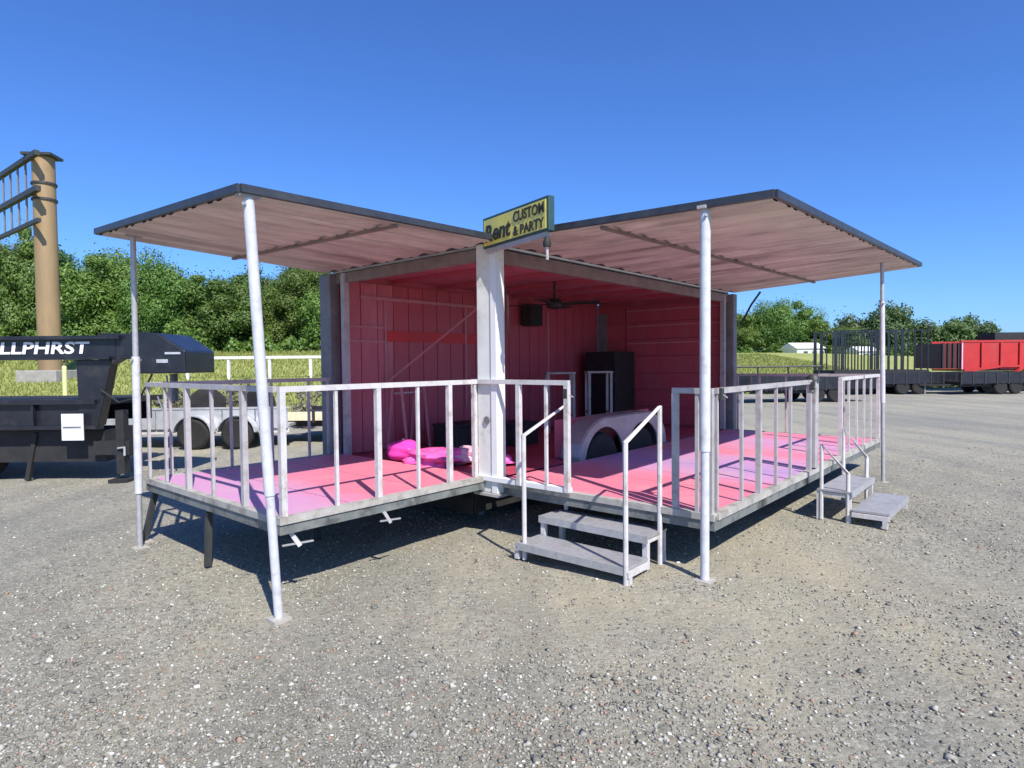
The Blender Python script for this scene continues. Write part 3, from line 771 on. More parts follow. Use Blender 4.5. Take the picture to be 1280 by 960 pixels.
# --- railings: each a part with its own top rail and balusters
def railing(pts, bal, m_, label, wide=(), LZ=LZR, RZ=RZR):
    (xa, ya), (xb, yb) = pts
    d = Vector((xb - xa, yb - ya, 0)); L_ = d.length; d.normalize()
    r = MB().bar((xa, ya, RZ - .02), (xb, yb, RZ - .02), .038, .04).build('railing', m_, tr); tag(r, label)
    thin = MB().box(-.012, .012, -.012, .012, LZ + .008, RZ - .041).mesh('baluster', m_)
    wid = MB().box(-.021, .021, -.021, .021, LZ + .008, RZ - .041).mesh('baluster', m_)
    for i, t in enumerate(bal):
        q = d * (t if t >= 0 else L_ + t)
        link('baluster', wid if i in wide else thin, r, (xa + q.x, ya + q.y, 0), (0, 0, math.atan2(d.y, d.x)))
    return r
railing(((-DL + .02, .02), (-.16, .02)), [.02, .45, .83, 1.24, 1.60, -.02], 'rail_white', 'white railing along the near edge of the end deck', (0, 2, 4), LZL, RZL)
railing(((-DL + .02, .06), (-DL + .02, W - .03)), [.48, 1.02, 1.50, 1.98, -.02], 'rail_grey', 'railing at the outer edge of the end deck', (0, 2), LZL, RZL)
railing(((-DL + .06, W - .03), (-.14, W - .03)), [.16, .30, .75, 1.2, 1.65, -.02], 'rail_grey', 'railing at the back edge of the end deck', (), LZL, RZL)
railing(((-.09, .13), (-.09, -.985)), [.02, .57, .875, -.02], 'rail_white', 'bright white railing panel in front of the corner post', (0, 1, 3), LZL - .03, RZL)
MB().box(-.10, -.03, -.97, .12, LZ + .004, LZ + .045).build('toe_board', 'white_print', tr)
railing(((.02, -1.86), (.02, -DR + .02)), [.02, .19, -.02], 'rail_grey', 'short railing between the steps and the outer deck corner', (0, 2))
railing(((.06, -DR + .02), (2.38, -DR + .02)), [.02, .5, .88, 1.3, 1.7, -.03], 'rail_grey', 'railing along the outer edge of the long deck', (2, 5))
railing(((3.55, -DR + .02), (LEN - .02, -DR + .02)), [.02, .4, .8, 1.2, 1.6, -.02], 'rail_white', 'railing on the far half of the long deck\'s outer edge', (0, 5))
railing(((LEN - .02, -DR + .06), (LEN - .02, -.16)), [.4, .8, 1.2, 1.6, -.03], 'rail_grey', 'railing across the far end of the long deck')
gp = MB().box(2.40, 2.50, -DR - .03, -DR + .05, LZ + .008, RZ - .03).build('gate_post', 'rail_grey', tr, bevel=.006)
MB().lathe([(.065, -.01), (.06, .03), (.035, .055)], (2.45, -DR + .01, RZ - .03), 'z', 14).build('post_cap', 'dark_steel', gp, True)

for (x, y, z) in ((.10, -DR + .0, RZR - .03), (2.34, -DR - .012, RZR - .05), (-.09, -.96, RZL - .10)):
    h_ = MB().box(x - .022, x + .022, y - .02, y + .02, z - .05, z + .03).build('rail_latch', 'dark_steel', tr)
    MB().tube([(x, y - .022, z - .02), (x + .05, y - .03, z - .04)], .006, 6).build('pin', 'galv', h_)
# --- awnings
def awning(x0, x1, y0, y1, along, zfun, nst, label):
    """strips run in direction `along` from the hinge outward"""
    def z(x, y): return zfun(x, y)
    mb = MB(); G = 12; vs = []
    for lv in (.002, .022):
        for i in range(G + 1):
            for k in range(G + 1):
                x = x0 + (x1 - x0) * i / G; y = y0 + (y1 - y0) * k / G; vs.append((x, y, z(x, y) + lv))
    g1 = G + 1; o2 = g1 * g1; fs = []
    for i in range(G):
        for k in range(G):
            q = i * g1 + k
            fs.append((q, q + 1, q + g1 + 1, q + g1)); fs.append((o2 + q, o2 + q + g1, o2 + q + g1 + 1, o2 + q + 1))
    ring = [k for k in range(G)] + [i * g1 + G for i in range(G)] + [G * g1 + k for k in range(G, 0, -1)] + [i * g1 for i in range(G, 0, -1)]
    for n_ in range(len(ring)):
        p, q = ring[n_], ring[(n_ + 1) % len(ring)]; fs.append((p, q, o2 + q, o2 + p))
    a = mb.add(vs, fs).build('awning', 'awning_top', tr)
    tag(a, label)
    rg = random.Random(nst)
    for k in range(nst):
        if along == 'x':
            c0 = y0 + (y1 - y0) * k / nst + .004; c1 = y0 + (y1 - y0) * (k + 1) / nst - .004
            pts = lambda c, dz, s: (x0 + .03 if s == 0 else x1 - .03, c)
        else:
            c0 = x0 + (x1 - x0) * k / nst + .004; c1 = x0 + (x1 - x0) * (k + 1) / nst - .004
        # pan-shaped sheet: flat bottom with two raised flanks, slightly sagging
        prof = [(0, 0), (.08, -.026), (.24, -.026), (.34, -.008), (.5, -.002), (.66, -.008), (.76, -.026), (.92, -.026), (1, 0)]
        sag = rg.uniform(.002, .012); vs = []; ns = 7
        for i in range(ns):
            t = i / (ns - 1)
            for (q, dz) in prof:
                c = c0 + (c1 - c0) * q
                if along == 'x': x, y = x0 + .02 + (x1 - x0 - .04) * t, c
                else: x, y = c, y0 + .02 + (y1 - y0 - .04) * t
                vs.append((x, y, z(x, y) - .008 + dz - sag * math.sin(math.pi * t * 2.0) ** 2 * math.sin(math.pi * q)))
        m_ = len(prof)
        fs = [(i * m_ + j, i * m_ + j + 1, (i + 1) * m_ + j + 1, (i + 1) * m_ + j) for i in range(ns - 1) for j in range(m_ - 1)]
        MB().add(vs, fs).build('awning_sheet', 'awning_sheet' if along == 'x' else 'awning_sheet_across', a)
    # edge frame and ribs
    def bar(p, q, w, h, dz, nm, m2):
        MB().bar((p[0], p[1], z(*p) + dz), (q[0], q[1], z(*q) + dz), w, h).build(nm, m2, a)
    c = [(x0, y0), (x1, y0), (x1, y1), (x0, y1)]
    for i in range(4): bar(c[i], c[(i + 1) % 4], .04, .05, .0, 'edge_frame', 'awning_edge')
    for t in (.52,):
        if along == 'x': bar((x0 + (x1 - x0) * t, y0 + .03), (x0 + (x1 - x0) * t, y1 - .03), .03, .022, -.048, 'rib', 'awning_rib')
        else: bar((x0 + .03, y0 + (y1 - y0) * t), (x1 - .03, y0 + (y1 - y0) * t), .03, .022, -.048, 'rib', 'awning_rib')
    return a
# end awning: hinge at x=-.06 ; outer corners rise slightly towards the back
def zl(x, y): return 2.755 + (-x / 2.44) * ((2.72 + (y + .2) * .05) - 2.755) + 0.0
awning(-2.44, -.06, -.2, 2.6, 'x', zl, 7, 'raised awning over the end deck')
def zr(x, y): return 2.765 + (-y / 2.63) * ((2.70 + (x + .1) * .036) - 2.765)
awning(-.1, 5.78, -2.63, -.07, 'y', zr, 14, 'raised awning over the long deck')

# gas strut behind the far corner
MB().tube([(LEN + .1, -.5, TOP - .06), (LEN + .12, -.35, TOP - .25), (LEN + .14, -.18, TOP - .55)], .016, 6).build('gas_strut', 'black_matte', tr, True)
MB().tube([(.55, 2.36, 1.35), (2.0, 1.55, TOP - .1)], .014, 6).build('diagonal_brace', 'wall_line', tr, True)

# --- awning poles with foot plates
def pole(bx, by, tx, ty, tz, r1, m_, sleeve=None, label=None):
    z0 = lg(bx, by)
    p = MB().tube([(bx, by, z0 + .012), (tx, ty, tz)], r1, 12).build('awning_pole', m_, tr, True)
    if label: tag(p, label)
    MB().box(bx - .06, bx + .06, by - .06, by + .06, z0 - .02, z0 + .011).build('foot_plate', 'foot_dusty', p)
    MB().box(tx - .07, tx + .07, ty - .03, ty + .03, tz - .01, tz + .012).build('top_bracket', 'rail_grey', p)
    if sleeve:
        s0, s1, r_, m2 = sleeve
        B = Vector((bx, by, z0)); T = Vector((tx, ty, tz)); q0 = B.lerp(T, s0); q1 = B.lerp(T, s1)
        MB().tube([q0, q1], r_, 12).build('sleeve', m2, p, True)
        d = (q1 - q0).normalized()
        MB().bar(q1 + Vector((-.05, -.03, -.03)), q1 + Vector((.05, .03, -.03)), .016).build('locking_pin', 'galv', p)
    return p
pole(-2.25, -.20, -2.37, -.16, 2.69, .029, 'pole_white', (.30, .99, .035, 'pole_white'), 'nearest awning pole, leaning, with bare foot plate')
pole(-2.24, 2.34, -2.25, 2.26, 2.80, .024, 'galv', (.18, .62, .034, 'pole_white'), 'thin pole at the far corner of the end awning')
pole(-.12, -2.17, -.07, -2.15, 2.69, .031, 'pole_white', (.35, .99, .037, 'pole_white'), 'pole at the near corner of the long awning')
pole(4.55, -2.43, 4.58, -2.39, 2.84, .022, 'galv', (.36, .82, .028, 'pole_white'), 'thin pole at the far end of the long awning')

# ------------------------------------------------------------------ steps
def steps(loc, rz, label, lean_l=True, wide=1.0):
    """local: +y climbs towards the deck, x across; base at local z 0"""
    s = empty('metal_steps', loc, rz, label, 'steps', 'metal steps up to the decks')
    w = wide / 2
    for i, (y0, y1, z) in enumerate(((0, .30, .135), (.30, .60, .295))):
        for (a, b) in ((-w, -.004), (.004, w)):
            MB().box(a, b, y0, y1 - .004, z - .018, z).build('tread', 'tread', s)
        MB().box(-w, w, y0 - .012, y0 - .002, z - .055, z + .003).build('nosing', 'galv', s)
    for sx in (-1, 1):
        MB().box(sx * w - .02, sx * w + .02, -.012, .29, .07, .11).build('side_frame', 'rail_white', s)
        for (y, h) in ((.02, .07),): MB().box(sx * w - .02, sx * w + .02, y - .02, y + .02, 0, h).build('leg', 'rail_white', s)
        for y in (.325, .58): MB().box(sx * (w - .03) - .02, sx * (w - .03) + .02, y - .02, y + .02, 0, .275).build('leg', 'rail_white', s)
        MB().box(sx * (w - .03) - .018, sx * (w - .03) + .018, .347, .558, .235, .27).build('side_frame', 'rail_white', s)
    return s
def handrail(s, x, y0, y1, h0, h1, b0=0.0, b1=.0):
    h = MB().tube([(x, y0, b0), (x, y0, h0), (x, y1, h1), (x, y1, b1)], .019, 8).build('handrail', 'rail_white', s, True)
    return h
# first steps: at the front edge of the long deck between railings, climbing along +x of trailer
p1 = wpt(-.50, -1.26)
s1 = steps((p1[0], p1[1], gz(*p1) + .0), TR - math.pi / 2, 'two-tread metal steps with handrails beside the white corner post', wide=1.02)
handrail(s1, -.45, .03, .60, 1.0, 1.21, 0, .3); handrail(s1, .50, .0, .50, 1.02, 1.24)
p2 = wpt(2.62, -2.90)
s2 = steps((p2[0], p2[1], gz(*p2)), TR, 'two-tread metal steps at the far outer side of the long deck', wide=.98)
handrail(s2, -.47, .33, .56, .46, .72)
MB().tube([(.45, .36, .0), (.45, .36, .50), (.45, .58, .80), (.45, .58, .3)], .019, 8).build('handrail', 'rail_white', s2, True)

# ------------------------------------------------------------------ things on and in the trailer
def W3(x, y, z): q = wpt(x, y); return (q[0], q[1], z)
def sign():
    a = Vector((-.252, 5.70)); b = Vector((.300, 4.90)); L_ = (b - a).length
    rz = math.atan2(b.y - a.y, b.x - a.x)
    s = empty('roof_sign', (a.x, a.y, 2.665), rz, 'small yellow sign with black lettering on top of the corner post', 'sign')
    H = .275
    MB().box(0, L_, .0, .06, 0, H).build('box', 'sign_dark', s, bevel=.006)
    MB().box(.025, L_ - .03, -.006, -.001, .02, H - .025).build('face', 'sign_yellow', s)
    MB().box(.03, L_ - .05, .01, .05, -.04, -.001).build('bracket', 'rail_grey', s)
    for me, x, z in ((text_mesh('Rent', .20, 'print_dark', 'lettering', .15, .006, L_ * .42), .05, .055),
                     (text_mesh('CUSTOM', .12, 'print_dark', 'lettering', 0, .003, L_ * .44), L_ * .51, .15),
                     (text_mesh('& PARTY', .11, 'print_dark', 'lettering', 0, .003, L_ * .44), L_ * .51, .035)):
        link('lettering', me, s, (x, -.009, z), (R(90), 0, 0))
    l = MB().lathe([(.03, -.03), (.034, .0), (.02, .04), (.01, .05)], (L_ - .05, .02, -.09), 'z', 14).build('flood_lamp', 'black_matte', s, True)
    MB().tube([(L_ - .05, .02, -.12), (L_ - .06, .03, -.22)], .012, 8).build('lamp_stem', 'rail_white', l)
sign()

def blob(mb, c, r, seed, n=14, amp=.12, squash=(1, 1, 1)):
    rg = np.random.default_rng(seed); ph = rg.random((6, 3)) * 6; base = len(mb.v)
    for i in range(n + 1):
        th = math.pi * i / n
        for k in range(2 * n):
            a = math.pi * k / n; d = np.array([math.sin(th) * math.cos(a), math.sin(th) * math.sin(a), math.cos(th)])
            q = 1 + amp * (math.sin(3 * d[0] + ph[0, 0]) * math.sin(4 * d[1] + ph[1, 0]) + .7 * math.sin(6 * d[2] + ph[2, 1] + 3 * d[0]))
            mb.v.append(tuple(np.array(c) + d * r * q * np.array(squash)))
    for i in range(n):
        for k in range(2 * n):
            a = base + i * 2 * n + k; b = base + i * 2 * n + (k + 1) % (2 * n)
            mb.f.append((a, b, b + 2 * n, a + 2 * n))
    return mb
o = blob(MB(), (0, 0, .12), .15, 3, 18, amp=.10, squash=(1.1, 1.35, .78)).build('inflatable', 'pink_ball', None, True)
o.location = W3(.20, 1.52, LZ); o.rotation_euler = (0, 0, TR); tag(o, 'half-deflated hot pink inflatable slumped at the trailer door', 'inflatable')
MB().lathe([(.022, 0), (.018, .02), (.01, .03)], (0, 0, .225), 'z', 10).build('valve', 'pale_pink', o, True)
for (x, y, r, sq, m_, lab, sd) in ((.22, .98, .21, (1.3, 1.1, .48), 'pink_cloth', 'crumpled pink cloth bag on the floor between ball and corner post', 5),
                                   (.50, .85, .18, (1.2, 1, .5), 'pale_pink', 'pale pink crumpled bundle behind the pink cloth bag', 8),
                                   (.62, .48, .13, (1.4, .9, .4), 'pink_cloth', 'small pink bundle beside the white corner post', 11)):
    o = blob(MB(), (0, 0, r * sq[2] * .93), r, sd, amp=.30, squash=sq).build('cloth_bundle', m_, None, True)
    o.location = W3(x, y, LZ); tag(o, lab, 'bundle', 'pink bundles on the floor')
def crate(x, y, w, d, h, m_, label):
    c = empty('storage_box', W3(x, y, LZ), TR, label, 'box')
    MB().box(-w / 2, w / 2, -d / 2, d / 2, 0, h).build('body', m_, c, bevel=.01)
    MB().box(-w / 2 - .012, w / 2 + .012, -d / 2 - .012, d / 2 + .012, h + .002, h + .03).build('lid', m_, c, bevel=.006)
crate(1.35, 1.75, .62, .42, .30, 'black_matte', 'low black storage box on the red floor behind the pink bundles')
crate(2.1, 1.5, .5, .42, .27, 'black_matte', 'second black storage box nearer the fender')
def bar_table(x, y, rz, w, h, label, m_='rail_grey'):
    t = empty('bar_table', W3(x, y, LZ), TR + rz, label, 'table', 'bar tables in the trailer')
    MB().box(-w / 2, w / 2, -w / 2, w / 2, h - .03, h).build('table_top', m_, t)
    for sx in (-1, 1):
        for sy in (-1, 1):
            MB().box(sx * (w / 2 - .03) - .02, sx * (w / 2 - .03) + .02, sy * (w / 2 - .03) - .02, sy * (w / 2 - .03) + .02, 0, h - .032).build('leg', m_, t)
    for sy in (-1, 1): MB().box(-w / 2 + .05, w / 2 - .05, sy * (w / 2 - .03) - .012, sy * (w / 2 - .03) + .012, .25, .28).build('stretcher', m_, t)
bar_table(4.55, 1.75, .75, .42, .95, 'pale bar table frame in front of the black cabinet')
bar_table(3.6, 1.85, .75, .45, .95, 'pale bar table frame behind the steps handrail')
def cabinet():
    c = empty('black_cabinet', W3(5.25, 1.95, LZ), TR, 'black cabinet in the inner corner behind the pale table', 'cabinet')
    MB().box(-.32, .32, -.30, .32, .05, 1.28).build('body', 'black_matte', c, bevel=.01)
    dd = MB().box(-.345, -.322, -.28, .30, .08, 1.24).build('door', 'black_paint', c)
    MB().box(-.375, -.347, .18, .21, .5, .95).build('handle', 'grey_steel', dd)
    for sx in (-.26, .26):
        for sy in (-.24, .26): MB().box(sx - .03, sx + .03, sy - .03, sy + .03, 0, .048).build('foot', 'black_matte', c)
cabinet()
def speaker():
    s = empty('wall_speaker', W3(3.45, 2.28, 2.22), TR, 'black box loudspeaker mounted high on the red back wall', 'speaker')
    MB().box(-.14, .14, -.11, .11, 0, .34).build('cabinet', 'black_matte', s, bevel=.01)
    MB().box(-.12, .12, -.118, -.111, .02, .32).build('grille', 'tyre', s)
    MB().box(-.03, .03, .112, .165, .12, .2).build('bracket', 'grey_steel', s)
speaker()
def ceiling_fan():
    f_ = empty('ceiling_fan', W3(2.35, 1.0, 2.36), TR, 'dark ceiling fan under the trailer roof behind the corner post', 'fan')
    MB().lathe([(.04, -.02), (.10, .0), (.11, .06), (.07, .11), (.02, .12)], (0, 0, 0), 'z', 18).build('motor', 'black_matte', f_, True)
    MB().tube([(0, 0, .12), (0, 0, .34)], .016, 8).build('down_rod', 'black_matte', f_)
    bl = MB().hexa([(.1, -.05, .045), (.62, -.075, .055), (.62, .075, .035), (.1, .05, .03)], [(.1, -.05, .055), (.62, -.075, .065), (.62, .075, .045), (.1, .05, .04)]).mesh('blade', 'black_matte')
    for k in range(4): link('blade', bl, f_, (0, 0, 0), (0, 0, .35 + k * math.pi / 2))
ceiling_fan()
def stand():
    s = empty('folding_stand', W3(.72, 2.05, LZ), TR + .2, 'pale folding rack standing by the rose wall at the trailer door', 'rack')
    for x in (-.22, .22):
        for y in (-.16, .16): MB().bar((x, y, 0), (x, y * .4, .85), .025).build('leg', 'wall_line', s)
    for z in (.82, .74): MB().bar((-.25, 0, z), (.25, 0, z), .03, .02).build('shelf_rail', 'rail_grey', s)
stand()

# ------------------------------------------------------------------ black gooseneck trailer at the left
def gooseneck():
    gy = 9.0; z0 = gz(-7, gy)
    t = empty('gooseneck_trailer', (-6.0, gy, z0), .0, 'black gooseneck trailer with white lettering on its upper beam', 'trailer')
    def B(x0, x1, y0, y1, a, b): return MB().box(x0 + 6, x1 + 6, y0 - gy, y1 - gy, a - z0, b - z0)
    mf = B(-10.5, -5.98, 8.95, 9.07, .72, 1.17).build('main_frame', 'black_paint', t, bevel=.01)
    B(-10.5, -5.98, 8.87, 8.948, 1.10, 1.16).build('top_flange', 'black_paint', mf)
    B(-10.5, -5.98, 8.87, 8.948, .74, .79).build('bottom_flange', 'black_paint', mf)
    for k in range(5): B(-6.9 - k * .62, -6.87 - k * .62, 8.88, 8.949, .795, 1.095).build('gusset', 'black_paint', mf)
    B(-10.5, -6.4, 10.9, 11.0, .72, 1.12).build('rear_beam', 'black_paint', mf)
    B(-10.5, -6.1, 9.2, 10.85, 1.06, 1.14).build('deck_bed', 'black_matte', t)
    B(-10.5, -6.0, 9.1, 9.9, .24, .70).build('low_shade_box', 'black_matte', t)  # low dark box, extended down to stand in for shade under the frame
    ub = B(-10.5, -5.7, 8.94, 9.08, 1.74, 2.08).build('upper_beam', 'black_paint', t, bevel=.01)
    B(-10.5, -5.6, 8.86, 8.938, 2.03, 2.08).build('top_flange', 'black_paint', ub)
    B(-10.5, -5.75, 8.86, 8.938, 1.74, 1.78).build('bottom_flange', 'black_paint', ub)
    link('lettering', text_mesh('BULLPHRST', .235, 'white_print', 'lettering', .12, .006, 1.72), ub, (-7.78 + 6, 8.931 - gy, 1.83 - z0), (R(90), 0, 0))
    MB().prism([(-.27, 1.735 - z0), (.24, 1.735 - z0), (.02, .78 - z0), (-.25, .78 - z0)], 'y', -.065, .12).build('riser', 'black_paint', t, bevel=.01)
    nk = MB().prism([(.05, 2.12 - z0), (.62, 2.10 - z0), (.75, 1.76 - z0), (.36, 1.74 - z0), (.05, 1.56 - z0)], 'y', -.05, .12).build('neck', 'black_paint', t, bevel=.01)
    MB().prism([(.62, 2.13 - z0), (1.02, 2.10 - z0), (1.40, 1.85 - z0), (1.40, 1.53 - z0), (.70, 1.53 - z0)], 'y', -.25, .62).build('neck_box', 'black_paint', t, bevel=.02)
    MB().box(1.0, 1.16, -.262, -.252, 1.68 - z0, 1.73 - z0).build('reflector', 'aluminium', t)
    MB().box(1.12, 1.34, -.263, -.253, 1.80 - z0, 1.83 - z0).build('hinge', 'aluminium', t)
    MB().tube([(1.0, .18, 1.52 - z0), (1.0, .18, 1.12 - z0)], .055, 10).build('coupler', 'grey_steel', t, True)
    lb = MB().box(-.44, -.13, -.16, -.145, .585 - z0, .965 - z0).build('white_placard', 'white_print', t)
    MB().box(-.42, -.16, -.164, -.161, .76 - z0, .785 - z0).build('print_line', 'grey_steel', lb)
    for x in (.30, ):
        jk = MB().box(x - .06, x + .06, -.02, .10, .12, 1.0 - z0).build('jack_leg', 'black_matte', t)
        MB().box(x - .14, x + .14, -.1, .18, .0, .05).build('jack_foot', 'black_matte', jk)
        MB().tube([(x - .02, -.04, .5), (x + .1, -.08, .52), (x + .1, -.08, .4)], .015, 6).build('crank', 'aluminium', jk)
    MB().box(-.1, .42, .0, .09, .40, .60).build('jack_brace', 'black_matte', t)
    for x in (-1.6, -.9): MB().lathe([(.03, -.02), (.03, 0), (.02, .006)], (x, -.085, 1.13 - z0), 'y', 12).build('marker_light', 'red_paint', t, True)
    MB().tube([(.9, -.2, 1.52 - z0), (.7, -.16, 1.2 - z0), (.35, -.1, 1.12 - z0), (.1, -.1, 1.3 - z0)], .014, 6).build('cable_hose', 'black_matte', t, True)
    MB().tube([(1.05, -.1, 1.5 - z0), (1.1, -.12, 1.15 - z0), (1.0, -.1, .95 - z0), (.9, -.08, 1.2 - z0)], .012, 6).build('safety_chain', 'rim', t, True)
    for (x, y) in ((-2.05, .35), (-3.2, .35)):
        w_ = MB().lathe([(.2, -.11), (.34, -.12), (.40, -.08), (.40, .08), (.34, .12), (.2, .11)], (x, y, .40), 'y', 26).build('wheel', 'tyre', t, True)
        MB().lathe([(.195, -.09), (.17, -.05), (.08, -.05), (.05, -.09)], (x, y, .40), 'y', 20).build('rim', 'rim', w_, True)
    MB().bar((-1.15, .1, .02), (-1.0, .1, .72), .06).build('landing_leg', 'black_matte', t)
gooseneck()

def silver_trailer():
    y = 12.4; z0 = gz(-6.5, y)
    t = empty('aluminium_trailer', (-6.4, y, z0), .04, 'low silver aluminium utility trailer behind the end deck railing', 'trailer')
    MB().box(-2.0, 1.9, 0, 1.7, .42, .48).build('bed', 'aluminium', t)
    for k in range(6): MB().box(-2.0 + k * .65, -1.37 + k * .65, -.03, -.005, .40, .80).build('side_panel', 'aluminium', t)
    MB().box(-2.02, 1.92, -.045, -.032, .79, .83).build('top_rail', 'aluminium', t)
    MB().box(-2.0, 1.9, .02, .10, .30, .41).build('frame', 'rail_white', t)
    for x in (.1, .95):
        w_ = MB().lathe([(.15, -.09), (.26, -.10), (.31, -.06), (.31, .06), (.26, .10), (.15, .09)], (x, -.16, .31), 'y', 24).build('wheel', 'tyre', t, True)
        MB().lathe([(.145, -.07), (.1, -.05), (.05, -.08)], (x, -.16, .31), 'y', 18).build('rim', 'aluminium', w_, True)
        fd = MB()
        pr = [(x + math.cos(a) * .38, .31 + math.sin(a) * .38) for a in np.linspace(.1, math.pi - .1, 12)]
        pr += [(x + math.cos(a) * .36, .31 + math.sin(a) * .36) for a in np.linspace(math.pi - .1, .1, 12)]
        fd.prism(pr, 'y', -.28, -.05).build('fender', 'aluminium', t)
    MB().bar((-2.0, .85, .40), (-3.0, .85, .40), .08).build('tongue', 'grey_steel', t)
    for k, (x, yy, z, lab) in enumerate(((.05, .5, .85, 'black tyre standing on the silver trailer, left one'), (1.15, .5, .85, 'black tyre standing on the silver trailer, right one'))):
        ty = MB().lathe([(.17, -.10), (.30, -.11), (.36, -.07), (.36, .07), (.30, .11), (.17, .10), (.17, -.0999)], (0, 0, .36), 'y', 26).build('spare_tyre', 'tyre', None, True)
        ty.location = (-6.4 + x, y + yy, z0 + .485); ty.rotation_euler = (0, 0, .5 - k * .9); tag(ty, lab, 'tyre', 'tyres on the silver trailer')
silver_trailer()
def flatbed(x, y, rz, L_, label, timber):
    t = empty('flatbed_trailer', (x, y, gz(x, y)), rz, label, 'trailer')
    MB().box(0, L_, 0, 1.8, .52, .60).build('bed', 'black_matte', t)
    sr = .68 if timber else 1.02
    MB().box(0, L_, -.06, -.004, .50, sr).build('side_rail', 'cream' if timber else 'black_paint', t)
    MB().box(0, L_, 1.804, 1.86, .50, sr).build('side_rail', 'black_paint', t)
    for k in range(int(L_ / .6) + 1): MB().box(k * .6, k * .6 + .06, -.075, -.062, .46, sr + .02).build('stake_pocket', 'black_matte', t)
    MB().box(.1, L_ - .1, .1, .2, .36, .515).build('frame', 'black_matte', t)
    MB().box(.1, L_ - .1, 1.6, 1.7, .36, .515).build('frame', 'black_matte', t)
    for xx in (L_ * .52, L_ * .52 + .78):
        for yy in (.06, 1.74):
            w_ = MB().lathe([(.15, -.09), (.28, -.10), (.33, -.06), (.33, .06), (.28, .10), (.15, .09)], (xx, yy, .33), 'y', 22).build('wheel', 'tyre', t, True)
            MB().lathe([(.145, -.07), (.1, -.05), (.05, -.08)], (xx, yy, .33), 'y', 16).build('rim', 'rim', w_, True)
    MB().bar((0, .3, .44), (-1.2, .9, .44), .08).build('tongue', 'black_matte', t)
    MB().bar((0, 1.5, .44), (-1.2, .9, .44), .08).build('tongue', 'black_matte', t)
    MB().bar((-.95, .9, .02), (-.95, .9, .75), .07).build('jack', 'grey_steel', t)
    return t
flatbed(-4.75, 12.9, 0, 4.6, 'black flatbed trailer with a cream side timber behind the end deck', True)

# scrubby dry bush behind the left rails
def bush(x, y, h, seed, label):
    b = empty('dry_bush', (x, y, gz(x, y)), 0, label, 'bush', 'scrubby bushes at the meadow edge')
    me, tips = crown_mesh('foliage', seed, 900, h * .55, h * .5, h * .58, .075, 'dry_leaves', 16)
    link('foliage', me, b)
    mb = MB(); rg = random.Random(seed)
    for t in tips[:12]: mb.tube([(rg.uniform(-.1, .1), rg.uniform(-.1, .1), -.05), Vector(t) * .5 + Vector((0, 0, .1)), t], [.018, .012, .005], 5)
    mb.build('stems', 'bark', b)
bush(-6.6, 15.1, 1.35, 1, 'greyish dry bush seen above the silver trailer')
bush(-8.6, 15.6, .95, 2, 'lower dry bush left of the silver trailer tyres')
bush(-5.3, 15.9, 1.0, 4, 'dry bush right of the tyres, near the white fence')

# ------------------------------------------------------------------ trailers at the right
flatbed(9.0, 23.5, .10, 5.2, 'low black flatbed trailer behind the far end of the long deck', False)
flatbed(15.2, 28.6, .05, 5.6, 'black flatbed trailer parked below the tall cage trailer', False)
flatbed(20.2, 28.0, .12, 4.0, 'short black flatbed trailer left of the red dump trailer', False)
def pipe_rail():
    x, y = 9.2, 26.5
    t = empty('pipe_rail', (x, y, gz(x, y)), 0, 'thin dark pipe rail beyond the black flatbed', 'rail')
    for k in range(4): MB().tube([(k * 1.3, 0, -.1), (k * 1.3, 0, 1.36)], .04, 8).build('post', 'dark_steel', t)
    MB().tube([(-.1, 0, 1.37), (4.0, 0, 1.37)], .04, 8).build('rail', 'dark_steel', t)
pipe_rail()
def cage():
    x, y = 15.7, 30.2
    t = empty('cage_trailer', (x, y, gz(x, y)), 0.03, 'tall black cage-sided trailer with upright bars at the right', 'trailer')
    L_ = 4.7; H = 3.02
    MB().box(0, L_, 0, 2, .92, 1.12).build('bed', 'black_matte', t)
    for yy in (0, 1.95):
        for k in range(15):
            wdt = .15 if k in (0, 1, 9, 10) else .05
            MB().box(k * .33, k * .33 + wdt, yy, yy + .05, 1.125, H).build('upright_bar', 'black_paint', t)
        MB().box(-.03, L_ + .03, yy - .01, yy + .06, H + .002, H + .06).build('top_rail', 'black_paint', t)
    for xx in (1.9, 2.75):
        w_ = MB().lathe([(.2, -.11), (.36, -.12), (.42, -.08), (.42, .08), (.36, .12), (.2, .11)], (xx, -.05, .42), 'y', 22).build('wheel', 'tyre', t, True)
        MB().lathe([(.195, -.09), (.12, -.06), (.05, -.09)], (xx, -.05, .42), 'y', 16).build('rim', 'rim', w_, True)
    MB().bar((.4, .2, .02), (.4, .2, .92), .1).build('jack', 'black_matte', t)
    MB().bar((L_ - .4, .2, .02), (L_ - .4, .2, .92), .1).build('jack', 'black_matte', t)
cage()
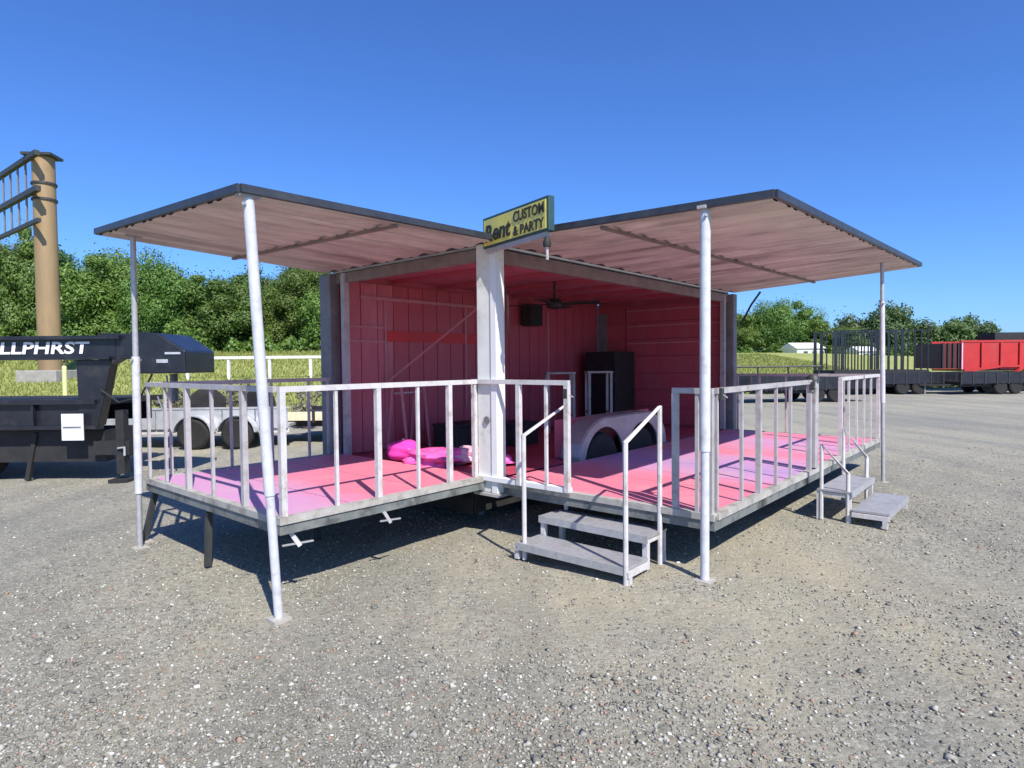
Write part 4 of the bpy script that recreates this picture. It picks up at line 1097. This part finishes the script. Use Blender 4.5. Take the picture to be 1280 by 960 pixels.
def dump():
    x, y = 21.5, 31.0
    t = empty('dump_trailer', (x, y, gz(x, y)), .0, 'red high-sided dump trailer at the right edge', 'trailer')
    L_ = 8.0
    MB().box(.95, L_, 0, 2.2, 1.02, 1.1).build('bed', 'dark_red', t)
    for yy in (0, 2.14):
        MB().box(.95, L_, yy, yy + .06, 1.105, 2.45).build('side_wall', 'red_paint', t)
        MB().box(.9, L_, yy - .03, yy + .09, 2.452, 2.55).build('top_rail', 'red_paint', t)
    for k in range(7): MB().box(1.9 + k * .95, 2.0 + k * .95, -.075, -.002, 1.11, 2.43).build('rib', 'red_paint', t)
    MB().box(.96, 1.02, -.01, .18, 1.11, 2.43).build('corner_post', 'pale_pink', t)
    MB().box(.0, .94, .1, 2.1, 1.15, 2.41).build('tail_gate', 'dark_red', t)
    for k in range(4): MB().box(.03 + k * .26, .10 + k * .26, .04, .098, 1.15, 2.43).build('gate_bar', 'black_matte', t)
    MB().prism([(1.0, 1.1), (2.9, 1.3), (3.8, 1.3), (3.8, 1.2), (2.9, 1.2), (1.0, .95)], 'y', -.16, -.08).build('side_step', 'red_paint', t)
    for xx in (3.95, 4.95):
        w_ = MB().lathe([(.22, -.12), (.42, -.13), (.5, -.09), (.5, .09), (.42, .13), (.22, .12)], (xx, -.22, .52), 'y', 26).build('wheel', 'tyre', t, True)
        MB().lathe([(.215, -.1), (.14, -.07), (.05, -.1)], (xx, -.22, .52), 'y', 18).build('rim', 'rim', w_, True)
        pr = [(xx + math.cos(a) * .62, .56 + math.sin(a) * .6) for a in np.linspace(0, math.pi, 14)] + [(xx + math.cos(a) * .58, .56 + math.sin(a) * .56) for a in np.linspace(math.pi, 0, 14)]
        MB().prism(pr, 'y', -.36, -.05).build('fender', 'red_paint', t)
    MB().box(.8, L_, .3, .42, .72, 1.0).build('frame', 'black_matte', t)
    MB().box(3.0, 5.2, .5, 1.7, 2.555, 2.95).build('roll_tarp', 'black_matte', t)
dump()
def mower():
    x, y = 23.1, 29.6
    t = empty('garden_roller', (x, y, gz(x, y)), .2, 'small green implement with pale drum before the red trailer wheel', 'implement')
    MB().tube([(-.45, 0, .34), (.45, 0, .34)], .33, 18).build('drum', 'aluminium', t, True)
    MB().box(-.55, .5, -.2, .2, .7, .9).build('frame', 'green_paint', t, bevel=.02)
    for sx in (-.52, .5): MB().bar((sx, 0, .34), (sx, 0, .72), .05).build('arm', 'green_paint', t)
mower()
